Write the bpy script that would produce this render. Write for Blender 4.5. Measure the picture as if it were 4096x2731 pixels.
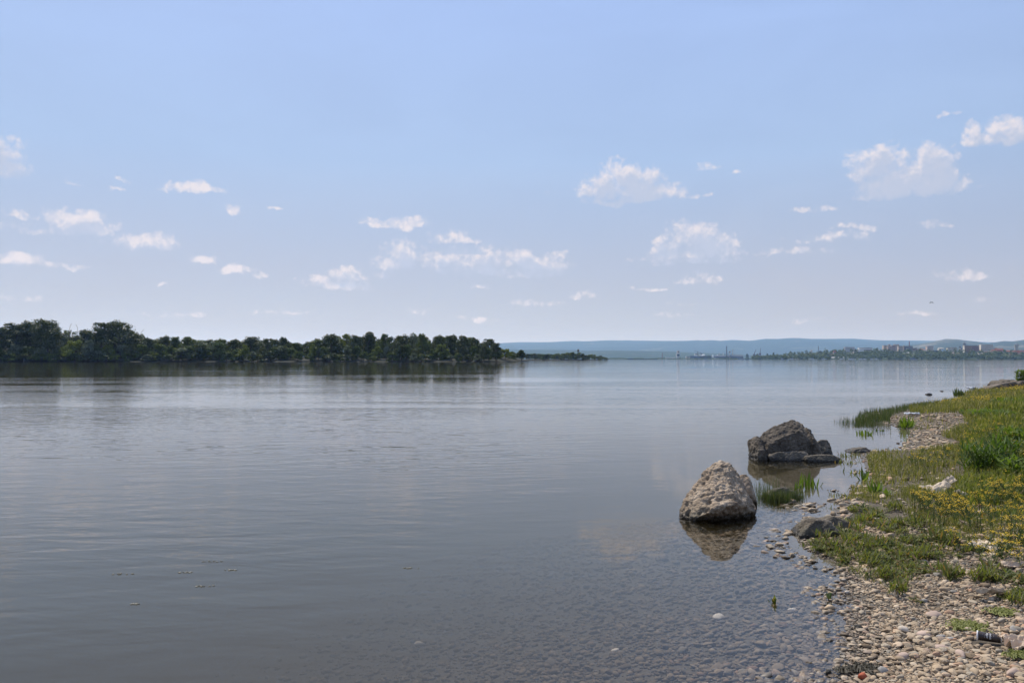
import bpy, bmesh, math, random
import numpy as np
from mathutils import Vector, Matrix, noise as mnoise

for o in list(bpy.data.objects):
    bpy.data.objects.remove(o)
random.seed(7)
RNG = np.random.default_rng(11)
SC = bpy.context.scene
COL = SC.collection
R = math.radians

# ------------------------------------------------------------------ camera
CAM_H = 1.55
F_PX = 3278.0                      # focal length in pixels of the 4096 px wide photograph
HORIZON_Y = 1436.0
PITCH = math.atan((HORIZON_Y - 1365.5) / F_PX)
cam_data = bpy.data.cameras.new("camera")
cam_data.sensor_width = 36.0
cam_data.sensor_fit = 'HORIZONTAL'
cam_data.lens = 36.0 * F_PX / 4096.0
cam_data.clip_start = 0.05
cam_data.clip_end = 80000.0
cam = bpy.data.objects.new("camera", cam_data)
cam.location = (0.0, 0.0, CAM_H)
cam.rotation_euler = (math.pi / 2 + PITCH, 0.0, 0.0)
COL.objects.link(cam)
SC.camera = cam

# ------------------------------------------------------------------ render settings / exposure
SC.view_settings.view_transform = 'Standard'
SC.view_settings.look = 'None'
SC.view_settings.exposure = 0.4
SC.view_settings.gamma = 1.0
SC.view_settings.use_curve_mapping = False
SC.render.engine = 'CYCLES'
SC.cycles.use_denoising = True
SC.cycles.max_bounces = 8
SC.cycles.diffuse_bounces = 3
SC.cycles.glossy_bounces = 3
SC.cycles.transmission_bounces = 4
SC.cycles.transparent_max_bounces = 12
SC.cycles.volume_bounces = 1
SC.cycles.caustics_reflective = False
SC.cycles.caustics_refractive = False
SC.cycles.sample_clamp_indirect = 4.0

# ------------------------------------------------------------------ sun and sky
SUN_AZ = -25.0                     # degrees left of the view direction
SUN_EL = 54.0
SKY_STRENGTH = 0.076
sun_data = bpy.data.lights.new("sun", 'SUN')
sun_data.energy = 3.9
sun_data.angle = R(0.5)
sun_data.color = (1.0, 0.93, 0.83)
sun = bpy.data.objects.new("sun", sun_data)
sd_ = Vector((math.sin(R(SUN_AZ)) * math.cos(R(SUN_EL)), math.cos(R(SUN_AZ)) * math.cos(R(SUN_EL)), math.sin(R(SUN_EL))))
sun.rotation_euler = (-sd_).to_track_quat('-Z', 'Y').to_euler()
sun.location = (-30, 30, 60)
COL.objects.link(sun)


def ray(px, py):
    """unit direction of a photograph pixel (4096 x 2731) in world space"""
    d = Vector(((px - 2048.0) / F_PX, 1.0, (1365.5 - py) / F_PX))
    c, s = math.cos(PITCH), math.sin(PITCH)
    return Vector((d.x, d.y * c - d.z * s, d.y * s + d.z * c)).normalized()


class NT:
    """tiny node-graph helper"""
    def __init__(self, tree):
        self.t = tree
        self.n = tree.nodes
        self.l = tree.links

    def put(self, sock, v):
        if v is None:
            return
        if hasattr(v, 'is_linked') or hasattr(v, 'links'):
            self.l.new(v, sock)
        else:
            try:
                sock.default_value = v
            except Exception:
                sock.default_value = (*v, 1.0)

    def m(self, op, a, b=None, c=None, clamp=False):
        n = self.n.new('ShaderNodeMath'); n.operation = op; n.use_clamp = clamp
        for i, v in enumerate((a, b, c)):
            if v is not None:
                self.put(n.inputs[i], v)
        return n.outputs[0]

    def v(self, op, a, b=None, c=None):
        n = self.n.new('ShaderNodeVectorMath'); n.operation = op
        for i, v in enumerate((a, b, c)):
            if v is not None:
                self.put(n.inputs[i], v)
        return n.outputs['Value'] if op in ('LENGTH', 'DOT_PRODUCT', 'DISTANCE') else n.outputs[0]

    def mix(self, f, a, b, typ='RGBA', blend='MIX'):
        n = self.n.new('ShaderNodeMix'); n.data_type = typ
        if typ == 'RGBA':
            n.blend_type = blend
            i0, i1, i2, o = 0, 6, 7, 2
        else:
            i0, i1, i2, o = 0, 2, 3, 0
        self.put(n.inputs[i0], f)
        for i, c in ((i1, a), (i2, b)):
            if isinstance(c, tuple) and len(c) == 3:
                c = (*c, 1.0)
            self.put(n.inputs[i], c)
        return n.outputs[o]

    def noise(self, vec, scale, detail=4.0, rough=0.55, dist=0.0, out='Fac', dim='3D'):
        n = self.n.new('ShaderNodeTexNoise'); n.noise_dimensions = dim
        if vec is not None:
            self.l.new(vec, n.inputs['Vector'])
        n.inputs['Scale'].default_value = scale
        n.inputs['Detail'].default_value = detail
        n.inputs['Roughness'].default_value = rough
        n.inputs['Distortion'].default_value = dist
        return n.outputs[out]

    def voronoi(self, vec, scale, feature='F1', out='Distance'):
        n = self.n.new('ShaderNodeTexVoronoi'); n.feature = feature
        if vec is not None:
            self.l.new(vec, n.inputs['Vector'])
        n.inputs['Scale'].default_value = scale
        return n.outputs[out]

    def ramp(self, f, stops, interp='LINEAR'):
        n = self.n.new('ShaderNodeValToRGB'); n.color_ramp.interpolation = interp
        e = n.color_ramp.elements
        while len(e) < len(stops):
            e.new(0.5)
        for el, (p, c) in zip(e, stops):
            el.position = p
            el.color = (*c, 1.0) if len(c) == 3 else c
        self.l.new(f, n.inputs[0])
        return n.outputs[0]

    def rng(self, v, a, b, c=0.0, d=1.0, smooth=False):
        n = self.n.new('ShaderNodeMapRange')
        n.interpolation_type = 'SMOOTHSTEP' if smooth else 'LINEAR'
        self.put(n.inputs[0], v)
        for i, q in enumerate((a, b, c, d)):
            self.put(n.inputs[i + 1], q)
        return n.outputs[0]

    def attr(self, name, out='Fac'):
        n = self.n.new('ShaderNodeAttribute'); n.attribute_name = name
        return n.outputs[out]

    def coord(self, out='Object'):
        return self.n.new('ShaderNodeTexCoord').outputs[out]

    def geo(self, out='Position'):
        return self.n.new('ShaderNodeNewGeometry').outputs[out]

    def sep(self, v):
        n = self.n.new('ShaderNodeSeparateXYZ'); self.l.new(v, n.inputs[0]); return n.outputs

    def comb(self, x, y, z):
        n = self.n.new('ShaderNodeCombineXYZ')
        for i, q in enumerate((x, y, z)):
            self.put(n.inputs[i], q)
        return n.outputs[0]

    def bump(self, h, strength=0.5, dist=0.01, normal=None):
        n = self.n.new('ShaderNodeBump')
        n.inputs['Strength'].default_value = strength
        n.inputs['Distance'].default_value = dist
        self.l.new(h, n.inputs['Height'])
        if normal is not None:
            self.l.new(normal, n.inputs['Normal'])
        return n.outputs[0]


# --- world: physical sky plus cumulus clouds laid out by direction (azimuth, elevation)
world = bpy.data.worlds.new("World")
SC.world = world
world.use_nodes = True
wn = NT(world.node_tree)
wn.n.clear()
sky = wn.n.new('ShaderNodeTexSky')
sky.sky_type = 'NISHITA'
sky.sun_disc = False
sky.sun_elevation = R(SUN_EL)
sky.sun_rotation = R(SUN_AZ)
sky.altitude = 50.0
sky.air_density = 0.55
sky.dust_density = 1.0
sky.ozone_density = 2.0

# cloud lobes: (x, y, half width, half height, thinness) in a 2352 px wide copy of the photograph
LOBES = [
    (4, 345, 38, 32, 0), (18, 382, 44, 26, .15), (2, 400, 40, 16, .3),
    (165, 508, 52, 20, 0), (98, 526, 62, 11, .2), (222, 524, 40, 16, .05), (165, 532, 80, 10, .2),
    (338, 554, 46, 17, 0), (308, 548, 18, 13, 0),
    (425, 430, 32, 10, .05), (468, 437, 36, 8, .1), (535, 480, 17, 9, .2), (38, 496, 26, 9, .15),
    (48, 598, 46, 13, .15), (120, 607, 52, 8, .25), (172, 425, 16, 5, .4), (262, 436, 18, 6, .35), (284, 416, 13, 5, .4),
    (465, 598, 26, 9, .3), (545, 624, 36, 10, .2), (600, 630, 18, 8, .4), (632, 477, 14, 4, .4), (235, 559, 16, 5, .4),
    (895, 510, 42, 8, .1), (945, 511, 32, 11, .1), (862, 499, 18, 5, .25),
    (1030, 543, 28, 11, .1), (1066, 553, 22, 6, .2),
    (938, 588, 40, 26, .1), (900, 602, 36, 15, .15), (970, 602, 30, 14, .2), (1030, 590, 28, 18, .15),
    (1090, 600, 60, 17, .15), (1135, 588, 40, 20, .1), (1170, 592, 44, 22, .1), (1246, 602, 40, 21, .1), (1130, 622, 95, 13, .3), (1200, 632, 70, 8, .45),
    (820, 628, 44, 16, .25), (735, 650, 42, 13, .2), (800, 656, 52, 12, .3),
    (1440, 422, 58, 30, -.1), (1500, 440, 58, 18, 0), (1552, 446, 44, 7, .15), (1430, 462, 56, 7, .25), (1352, 426, 20, 7, .3),
    (1625, 380, 18, 9, .25), (1698, 393, 12, 6, .35), (1275, 437, 14, 6, .4),
    (2022, 382, 46, 38, -.1), (1984, 385, 26, 30, .1), (2075, 412, 66, 34, -.1), (2142, 385, 38, 36, -.05), (2165, 414, 40, 24, .05), (2080, 440, 100, 12, .2),
    (2235, 314, 17, 24, .2), (2296, 308, 44, 27, .1), (2338, 292, 22, 20, .2), (2222, 396, 12, 6, .4),
    (1586, 542, 44, 26, -.05), (1622, 572, 44, 22, 0), (1570, 576, 46, 22, .05), (1595, 598, 80, 8, .2), (1530, 552, 36, 7, .35),
    (1760, 576, 130, 9, .5), (1500, 594, 60, 7, .45), (1930, 545, 110, 10, .55), (1980, 520, 70, 8, .6), (1860, 480, 46, 6, .55),
    (1620, 638, 32, 14, .25), (1582, 644, 20, 6, .4), (2205, 630, 50, 12, .4), (2245, 634, 28, 9, .4), (2146, 518, 38, 10, .5),
    (1226, 696, 58, 8, .45), (1332, 676, 24, 8, .4), (972, 711, 26, 9, .4), (1585, 696, 36, 6, .5), (1546, 724, 40, 6, .5),
    (2246, 686, 18, 8, .5), (1500, 664, 40, 5, .5), (2170, 262, 36, 7, .55), (420, 720, 70, 7, .55), (30, 685, 55, 10, .5), (640, 716, 70, 6, .55), (1095, 657, 20, 5, .4),
    (375, 655, 16, 4, .45), (1110, 733, 40, 6, .55), (1840, 733, 36, 7, .55), (2110, 720, 46, 6, .55),
]
dirv = wn.coord('Generated')
dx, dy, dz = wn.sep(dirv)
az = wn.m('MULTIPLY', wn.m('ARCTAN2', dx, dy), 180 / math.pi)
el = wn.m('MULTIPLY', wn.m('ARCSINE', dz), 180 / math.pi)
warp = wn.v('SUBTRACT', wn.noise(dirv, 26.0, 5.0, 0.62, out='Color'), (0.5, 0.5, 0.5))
wx, wy, wz = wn.sep(warp)
u = wn.m('MULTIPLY_ADD', wx, 2.1, az)
vv_ = wn.m('MULTIPLY_ADD', wy, 1.4, el)


def lobes_field(u, v):
    uu, vv = wn.comb(u, u, u), wn.comb(v, v, v)
    cur = None
    L = list(LOBES)
    while len(L) % 3:
        L.append(L[-1])
    for i in range(0, len(L), 3):
        ax, bx, ay, by, cc = [], [], [], [], []
        for (x, y, w, h, c) in L[i:i + 3]:
            k = 4096 / 2352
            d = ray(x * k, y * k)
            ca = math.degrees(math.atan2(d.x, d.y)); ce = math.degrees(math.asin(d.z))
            d1 = ray((x + w) * k, y * k); d2 = ray(x * k, (y - h) * k)
            ra = abs(math.degrees(math.atan2(d1.x, d1.y)) - ca) * 2.0
            re = abs(math.degrees(math.asin(d2.z)) - ce) * 2.0
            ax.append(1 / ra); bx.append(-ca / ra); ay.append(1 / re); by.append(-ce / re + .12); cc.append(max(c, -0.1))
        X = wn.v('MULTIPLY_ADD', uu, tuple(ax), tuple(bx))
        Y = wn.v('MULTIPLY_ADD', vv, tuple(ay), tuple(by))
        Y = wn.v('MAXIMUM', Y, wn.v('MULTIPLY', Y, (-1.7, -1.7, -1.7)))
        t = wn.v('MULTIPLY_ADD', X, X, tuple(cc))
        q = wn.v('MULTIPLY_ADD', Y, Y, t)
        cur = q if cur is None else wn.v('MINIMUM', cur, q)
    a, b, c = wn.sep(cur)
    return wn.m('MINIMUM', wn.m('MINIMUM', wn.m('MINIMUM', a, b), c), 4.0)


def billow(v):
    w = wn.v('ADD', v, wn.v('MULTIPLY', wn.noise(v, 60.0, 3.0, 0.6, out='Color'), (0.016, 0.016, 0.016)))
    a_ = wn.m('SUBTRACT', 0.46, wn.voronoi(w, 38.0))
    b_ = wn.m('SUBTRACT', 0.46, wn.voronoi(w, 95.0))
    c_ = wn.m('SUBTRACT', wn.noise(v, 190.0, 4.0, 0.6), 0.5)
    return wn.m('ADD', wn.m('ADD', wn.m('MULTIPLY', a_, 0.75), wn.m('MULTIPLY', b_, 0.55)), wn.m('MULTIPLY', c_, 0.9))


det = billow(dirv)
det2 = billow(wn.v('ADD', dirv, (-0.004, 0.0, 0.008)))
f0 = lobes_field(u, vv_)
dens = wn.m('ADD', wn.m('SUBTRACT', 1.0, f0), wn.m('MULTIPLY', det, 1.25))
f1 = lobes_field(wn.m('ADD', u, -0.25), wn.m('ADD', vv_, 0.75))
dens1 = wn.m('ADD', wn.m('SUBTRACT', 1.0, f1), wn.m('MULTIPLY', det2, 1.25))
alpha = wn.rng(dens, 0.0, 1.0, 0.0, 0.88, True)
shade = wn.rng(dens1, -0.3, 0.8, 0.0, 1.0, True)
ccol = wn.mix(shade, (0.655, 0.60, 0.61), (0.40, 0.435, 0.54))
# high thin veil, very faint
veil = wn.noise(wn.v('MULTIPLY', dirv, (1.0, 1.0, 3.5)), 2.2, 5.0, 0.6, 0.6)
veil_a = wn.rng(veil, 0.30, 0.75, 0.70, 0.86, True)
bg_sky = wn.n.new('ShaderNodeBackground'); bg_sky.inputs[1].default_value = SKY_STRENGTH
wn.l.new(sky.outputs[0], bg_sky.inputs[0])
bg_veil = wn.n.new('ShaderNodeBackground'); wn.l.new(wn.ramp(wn.rng(el, 0.0, 30.0), [(0.0, (0.39, 0.335, 0.285)), (0.20, (0.368, 0.380, 0.448)), (0.45, (0.336, 0.445, 0.645)), (0.78, (0.328, 0.45, 0.745)), (1.0, (0.32, 0.44, 0.75))]), bg_veil.inputs[0]); bg_veil.inputs[1].default_value = 1.0
bg_cl = wn.n.new('ShaderNodeBackground'); bg_cl.inputs[1].default_value = 1.0
wn.l.new(ccol, bg_cl.inputs[0])
ms0 = wn.n.new('ShaderNodeMixShader'); ms = wn.n.new('ShaderNodeMixShader')
wn.l.new(veil_a, ms0.inputs[0]); wn.l.new(bg_sky.outputs[0], ms0.inputs[1]); wn.l.new(bg_veil.outputs[0], ms0.inputs[2])
wn.l.new(alpha, ms.inputs[0]); wn.l.new(ms0.outputs[0], ms.inputs[1]); wn.l.new(bg_cl.outputs[0], ms.inputs[2])
wo = wn.n.new('ShaderNodeOutputWorld')
wn.l.new(ms.outputs[0], wo.inputs[0])
world.cycles.sampling_method = 'MANUAL'
world.cycles.sample_map_resolution = 512

# ------------------------------------------------------------------ object helpers


def tag(o, label=None, cat=None, group=None, kind=None):
    if label: o['label'] = label
    if cat: o['category'] = cat
    if group: o['group'] = group
    if kind: o['kind'] = kind
    return o


def make_mesh(name, V, F, mat=None, smooth=False, attrs=None):
    """V (n,3) array, F (m,k) array of equal-sized faces or list of such arrays"""
    V = np.asarray(V, dtype=np.float32)
    Fs = F if isinstance(F, list) else [F]
    Fs = [np.asarray(f, dtype=np.int32) for f in Fs if len(f)]
    me = bpy.data.meshes.new(name)
    me.vertices.add(len(V))
    me.vertices.foreach_set('co', V.ravel())
    idx = np.concatenate([f.ravel() for f in Fs])
    sizes = np.concatenate([np.full(len(f), f.shape[1], dtype=np.int32) for f in Fs])
    starts = np.concatenate([[0], np.cumsum(sizes)[:-1]]).astype(np.int32)
    me.loops.add(len(idx))
    me.loops.foreach_set('vertex_index', idx)
    me.polygons.add(len(sizes))
    me.polygons.foreach_set('loop_start', starts)
    me.polygons.foreach_set('use_smooth', np.full(len(sizes), bool(smooth)))
    me.update(calc_edges=True)
    if attrs:
        for k, arr in attrs.items():
            a = me.attributes.new(k, 'FLOAT', 'POINT')
            a.data.foreach_set('value', np.asarray(arr, dtype=np.float32))
    if mat:
        me.materials.append(mat)
    return me


def link(name, me, parent=None, loc=None, rot=None, scale=None):
    o = bpy.data.objects.new(name, me)
    COL.objects.link(o)
    if parent is not None:
        o.parent = parent
    if loc is not None: o.location = loc
    if rot is not None: o.rotation_euler = rot
    if scale is not None: o.scale = scale
    return o


def empty(name, loc=(0, 0, 0), rz=0.0):
    o = link(name, None, None, loc, (0, 0, rz))
    o.empty_display_size = 0.2
    return o


def copy_tree(o, parent=None):
    c = o.copy(); COL.objects.link(c)
    if parent is not None:
        c.parent = parent
    for ch in list(o.children):
        copy_tree(ch, c)
    return c


def box_mesh(name, x0, x1, y0, y1, z0, z1, mat):
    V = [(x, y, z) for z in (z0, z1) for y in (y0, y1) for x in (x0, x1)]
    F = [(0, 2, 3, 1), (4, 5, 7, 6), (0, 1, 5, 4), (2, 6, 7, 3), (0, 4, 6, 2), (1, 3, 7, 5)]
    return make_mesh(name, V, np.array(F), mat)


class MB:
    """collect simple solids into one mesh"""
    def __init__(self):
        self.V = []; self.Q = []; self.T = []

    def box(self, x0, x1, y0, y1, z0, z1):
        b = len(self.V)
        self.V += [(x, y, z) for z in (z0, z1) for y in (y0, y1) for x in (x0, x1)]
        self.Q += [tuple(b + i for i in f) for f in ((0, 2, 3, 1), (4, 5, 7, 6), (0, 1, 5, 4), (2, 6, 7, 3), (0, 4, 6, 2), (1, 3, 7, 5))]
        return self

    def lathe(self, prof, cx=0, cy=0, n=12):
        b = len(self.V)
        for (r, z) in prof:
            for k in range(n):
                a = 2 * math.pi * k / n
                self.V.append((cx + r * math.cos(a), cy + r * math.sin(a), z))
        for i in range(len(prof) - 1):
            for k in range(n):
                k2 = (k + 1) % n
                self.Q.append((b + i * n + k, b + i * n + k2, b + (i + 1) * n + k2, b + (i + 1) * n + k))
        return self

    def beam(self, p, q, w):
        p, q = Vector(p), Vector(q)
        d = (q - p).normalized()
        s = d.cross(Vector((0, 0, 1)))
        if s.length < 1e-3: s = Vector((1, 0, 0))
        s.normalize(); t = d.cross(s)
        b = len(self.V)
        for e in (p, q):
            for (i, j) in ((-1, -1), (1, -1), (1, 1), (-1, 1)):
                self.V.append(tuple(e + s * (i * w / 2) + t * (j * w / 2)))
        self.Q += [(b, b + 1, b + 2, b + 3), (b + 7, b + 6, b + 5, b + 4)]
        for k in range(4):
            k2 = (k + 1) % 4
            self.Q.append((b + k, b + 4 + k, b + 4 + k2, b + k2))
        return self

    def gable(self, x0, x1, y0, y1, z0, z1, axis='x', over=0.0):
        b = len(self.V)
        x0 -= over; x1 += over; y0 -= over; y1 += over
        if axis == 'x':
            ym = (y0 + y1) / 2
            self.V += [(x0, y0, z0), (x1, y0, z0), (x1, y1, z0), (x0, y1, z0), (x0, ym, z1), (x1, ym, z1)]
        else:
            xm = (x0 + x1) / 2
            self.V += [(x1, y0, z0), (x1, y1, z0), (x0, y1, z0), (x0, y0, z0), (xm, y0, z1), (xm, y1, z1)]
        self.Q += [(b, b + 1, b + 5, b + 4), (b + 2, b + 3, b + 4, b + 5), (b + 3, b + 2, b + 1, b)]
        self.T += [(b + 1, b + 2, b + 5), (b + 3, b, b + 4)]
        return self

    def hip(self, x0, x1, y0, y1, z0, z1, inset, over=0.0):
        b = len(self.V)
        x0 -= over; x1 += over; y0 -= over; y1 += over
        ym = (y0 + y1) / 2
        self.V += [(x0, y0, z0), (x1, y0, z0), (x1, y1, z0), (x0, y1, z0), (x0 + inset, ym, z1), (x1 - inset, ym, z1)]
        self.Q += [(b, b + 1, b + 5, b + 4), (b + 2, b + 3, b + 4, b + 5), (b + 3, b + 2, b + 1, b)]
        self.T += [(b + 1, b + 2, b + 5), (b + 3, b, b + 4)]
        return self

    def build(self, name, mat, parent=None, loc=None, smooth=False):
        Fs = []
        if self.Q: Fs.append(np.array(self.Q))
        if self.T: Fs.append(np.array(self.T))
        return link(name, make_mesh(name, self.V, Fs, mat, smooth), parent, loc)


def fbm(x, y, seed=0.0, octaves=4):
    """cheap smooth 2-D value noise, vectorised, about -1..1"""
    x = np.asarray(x, float); y = np.asarray(y, float)
    out = np.zeros(np.broadcast(x, y).shape); amp = 1.0; tot = 0.0
    for o in range(octaves):
        xs = x * 2 ** o + 17.3 * o + seed * 5.1; ys = y * 2 ** o - 9.7 * o + seed * 3.7
        xi = np.floor(xs); yi = np.floor(ys); fx = xs - xi; fy = ys - yi
        fx = fx * fx * (3 - 2 * fx); fy = fy * fy * (3 - 2 * fy)

        def h(a, b):
            s = np.sin(a * 127.1 + b * 311.7 + seed * 74.7) * 43758.5453
            return (s - np.floor(s)) * 2 - 1
        out += amp * ((h(xi, yi) * (1 - fx) + h(xi + 1, yi) * fx) * (1 - fy) + (h(xi, yi + 1) * (1 - fx) + h(xi + 1, yi + 1) * fx) * fy)
        tot += amp; amp *= 0.5
    return out / tot * 1.4


# ------------------------------------------------------------------ materials


def new_mat(name):
    m = bpy.data.materials.new(name); m.use_nodes = True
    t = NT(m.node_tree)
    b = t.n.get('Principled BSDF')
    return m, t, b


def plain(name, col, rough=0.8, var=0.12, scale=0.4, spec=0.3):
    """painted / plastered surface with a little blotchy variation"""
    m, t, b = new_mat(name)
    n = t.noise(t.geo(), scale, 4.0, 0.6)
    c = t.mix(t.rng(n, 0.3, 0.7), tuple(k * (1 - var) for k in col), tuple(min(1, k * (1 + var)) for k in col))
    t.l.new(c, b.inputs['Base Color'])
    b.inputs['Roughness'].default_value = rough
    b.inputs['Specular IOR Level'].default_value = spec
    return m


def leaf_mat(name, c0, c1, trans=0.35, attr=None, rough=0.6, c2=None):
    m = bpy.data.materials.new(name); m.use_nodes = True
    t = NT(m.node_tree); t.n.clear()
    fac = t.attr('rnd') if attr is None else attr(t)
    stops = [(0.0, c0), (1.0, c1)] if c2 is None else [(0.0, c0), (0.72, c1), (0.93, c2)]
    col = t.ramp(fac, stops)
    d = t.n.new('ShaderNodeBsdfPrincipled'); t.l.new(col, d.inputs['Base Color'])
    d.inputs['Roughness'].default_value = rough
    d.inputs['Specular IOR Level'].default_value = 0.25
    tr = t.n.new('ShaderNodeBsdfTranslucent')
    tc = t.mix(1.0, col, (1.25, 1.35, 0.55), blend='MULTIPLY')
    t.l.new(tc, tr.inputs[0])
    ms = t.n.new('ShaderNodeMixShader'); ms.inputs[0].default_value = trans
    t.l.new(d.outputs[0], ms.inputs[1]); t.l.new(tr.outputs[0], ms.inputs[2])
    out = t.n.new('ShaderNodeOutputMaterial'); t.l.new(ms.outputs[0], out.inputs[0])
    return m

# ------------------------------------------------------------------ the near shore: shoreline, ground sheet, water
def flat_hit(px, py, z=0.0):
    d = ray(px, py)
    t = (z - CAM_H) / d.z
    return (d.x * t, d.y * t)


SHORE_PX = [(3385, 2731), (3428, 2640), (3412, 2590), (3415, 2520), (3442, 2440), (3425, 2392), (3396, 2318), (3345, 2246), (3268, 2212),
            (3222, 2180), (3215, 2150), (3300, 2085), (3325, 2045), (3372, 2018), (3310, 2002), (3392, 1980), (3402, 1950), (3488, 1929),
            (3470, 1897), (3455, 1847), (3440, 1818), (3490, 1806), (3612, 1797), (3624, 1776), (3650, 1743), (3650, 1718), (3600, 1706), (3545, 1697),
            (3450, 1674), (3452, 1652), (3560, 1640), (3690, 1624), (3760, 1613), (3830, 1596), (3842, 1574), (3935, 1554), (4040, 1533), (4200, 1510)]
SH = [(-4.5, -9.0), (-1.2, -3.0), (0.15, 0.3), (0.95, 2.2)] + [flat_hit(x, y) for x, y in SHORE_PX] + [(70.0, 90.0), (160.0, 150.0)]
POLY = np.array(SH + [(900.0, 260.0), (900.0, -300.0), (-4.5, -300.0)])
SHA = np.array(SH)


def in_poly(x, y, P):
    inside = np.zeros(np.shape(x), bool)
    n = len(P)
    for i in range(n):
        x0, y0 = P[i]; x1, y1 = P[(i + 1) % n]
        if y0 == y1:
            continue
        c = ((y0 > y) != (y1 > y)) & (x < (x1 - x0) * (y - y0) / (y1 - y0) + x0)
        inside ^= c
    return inside


def shore_dist(x, y):
    """signed distance to the waterline, positive on land"""
    x = np.asarray(x, float); y = np.asarray(y, float)
    d = np.full(x.shape, 1e9)
    A = POLY
    for i in range(len(SH) - 1):
        ax, ay = A[i]; bx, by = A[i + 1]
        ex, ey = bx - ax, by - ay
        L = ex * ex + ey * ey
        t = np.clip(((x - ax) * ex + (y - ay) * ey) / L, 0, 1)
        d = np.minimum(d, np.hypot(x - ax - t * ex, y - ay - t * ey))
    return np.where(in_poly(x, y, A), d, -d)


BED_SLOPE = 0.125


def height(x, y):
    x = np.asarray(x, float); y = np.asarray(y, float)
    s = shore_dist(x, y)
    land = 0.075 * np.minimum(s, 1.5) + 0.55 * (1 - np.exp(-np.maximum(s - 1.0, 0) * 0.12))
    bed = -np.minimum(0.075 * (-s) + BED_SLOPE * np.maximum(-s - 0.4, 0) * 0.8, 3.5)
    z = np.where(s > 0, land, bed)
    amp = np.clip(np.abs(s) * 0.06, 0.0, 0.018)
    near = np.hypot(x, y) < 200
    z = z + np.where(near, amp * fbm(x * 2.2, y * 2.2, 3.0, 3), 0)
    z = z + np.where(near & (s > 1.5), 0.05 * np.clip(s - 1.5, 0, 1) * fbm(x * 0.5, y * 0.5, 8.0, 3), 0)
    return z


def hz(x, y):
    return float(height(np.array([x]), np.array([y]))[0])


TS = np.geomspace(2.0, 400.0, 1500)


def ground(px, py):
    """world point where a photograph pixel meets the ground (or the bed under water)"""
    d = ray(px, py)
    X, Y, Z = d.x * TS, d.y * TS, CAM_H + d.z * TS
    g = Z - height(X, Y)
    k = int(np.argmax(g < 0)) if (g < 0).any() else len(TS) - 1
    k = max(k, 1)
    t = TS[k - 1] + (TS[k] - TS[k - 1]) * g[k - 1] / max(g[k - 1] - g[k], 1e-9)
    return Vector((d.x * t, d.y * t, CAM_H + d.z * t))


def project(x, y, z):
    c, s = math.cos(PITCH), math.sin(PITCH)
    zz = np.asarray(z, float) - CAM_H
    yd = y * c + zz * s
    zd = -y * s + zz * c
    return 2048 + F_PX * x / yd, 1365.5 - F_PX * zd / yd


# ground sheet: polar grid about the viewpoint, fine in front, reaching the horizon
angs = np.concatenate([np.arange(-180, -50, 6.0), np.arange(-50, -36, 0.7), np.arange(-36, 44, 0.25), np.arange(44, 54, 0.6), np.arange(54, 180, 5.0)])
rads = np.concatenate([[0.05], np.geomspace(0.4, 2.5, 14)[:-1], np.geomspace(2.5, 90, 330)[:-1], np.geomspace(90, 34000, 40)])
AA, RR = np.meshgrid(np.radians(angs), rads, indexing='ij')
GX, GY = RR * np.sin(AA), RR * np.cos(AA)
GZ = height(GX, GY)
GZ = np.where(RR > 1500, -3.6, GZ)
na, nr = GX.shape
ii, jj = np.meshgrid(np.arange(na), np.arange(nr - 1), indexing='ij')
i2 = (ii + 1) % na
GF = np.stack([ii * nr + jj, ii * nr + jj + 1, i2 * nr + jj + 1, i2 * nr + jj], -1).reshape(-1, 4)

m_ground, t, b = new_mat('shore_ground')
pos = t.geo()
pz = t.sep(pos)[2]
big = t.noise(pos, 1.3, 5.0, 0.6)
fine = t.noise(pos, 45.0, 4.0, 0.65)
cell = t.voronoi(pos, 34.0, out='Color')
cellv = t.sep(cell)[0]
col_s = t.ramp(cellv, [(0.0, (0.13, 0.105, 0.075)), (0.5, (0.25, 0.20, 0.14)), (1.0, (0.36, 0.29, 0.21))])
soil = t.mix(t.rng(fine, 0.3, 0.7), (0.042, 0.033, 0.021), (0.10, 0.078, 0.052))
dry = t.mix(t.rng(big, 0.5, 0.75, 0.0, 0.8), soil, col_s)
silt = t.mix(t.rng(fine, 0.3, 0.7), (0.045, 0.036, 0.024), (0.088, 0.070, 0.047))
wet = t.rng(pz, 0.0, 0.035)
col = t.mix(wet, silt, dry)
t.l.new(col, b.inputs['Base Color'])
t.l.new(t.m('MAXIMUM', t.rng(pz, 0.0, 0.02, 0.5, 0.95), t.rng(pz, -0.012, -0.002, 0.95, 0.5)), b.inputs['Roughness'])
hgt = t.m('ADD', t.m('MULTIPLY', t.voronoi(pos, 34.0), -1.0), t.m('MULTIPLY', fine, 0.5))
t.l.new(t.bump(hgt, 0.8, 0.012), b.inputs['Normal'])
gr = link('ground', make_mesh('ground', np.stack([GX, GY, GZ], -1).reshape(-1, 3), GF, m_ground, True))
tag(gr, kind='structure')

# water: one closed body, its top at z = 0; fresnel surface over a faintly turbid volume
WATER_SIZE = 33000.0
m_water = bpy.data.materials.new('river_water'); m_water.use_nodes = True
t = NT(m_water.node_tree); t.n.clear()
pos = t.geo()
x_, y_, z_ = t.sep(pos)
r1 = t.v('MULTIPLY', pos, (0.55, 1.0, 1.0))
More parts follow.
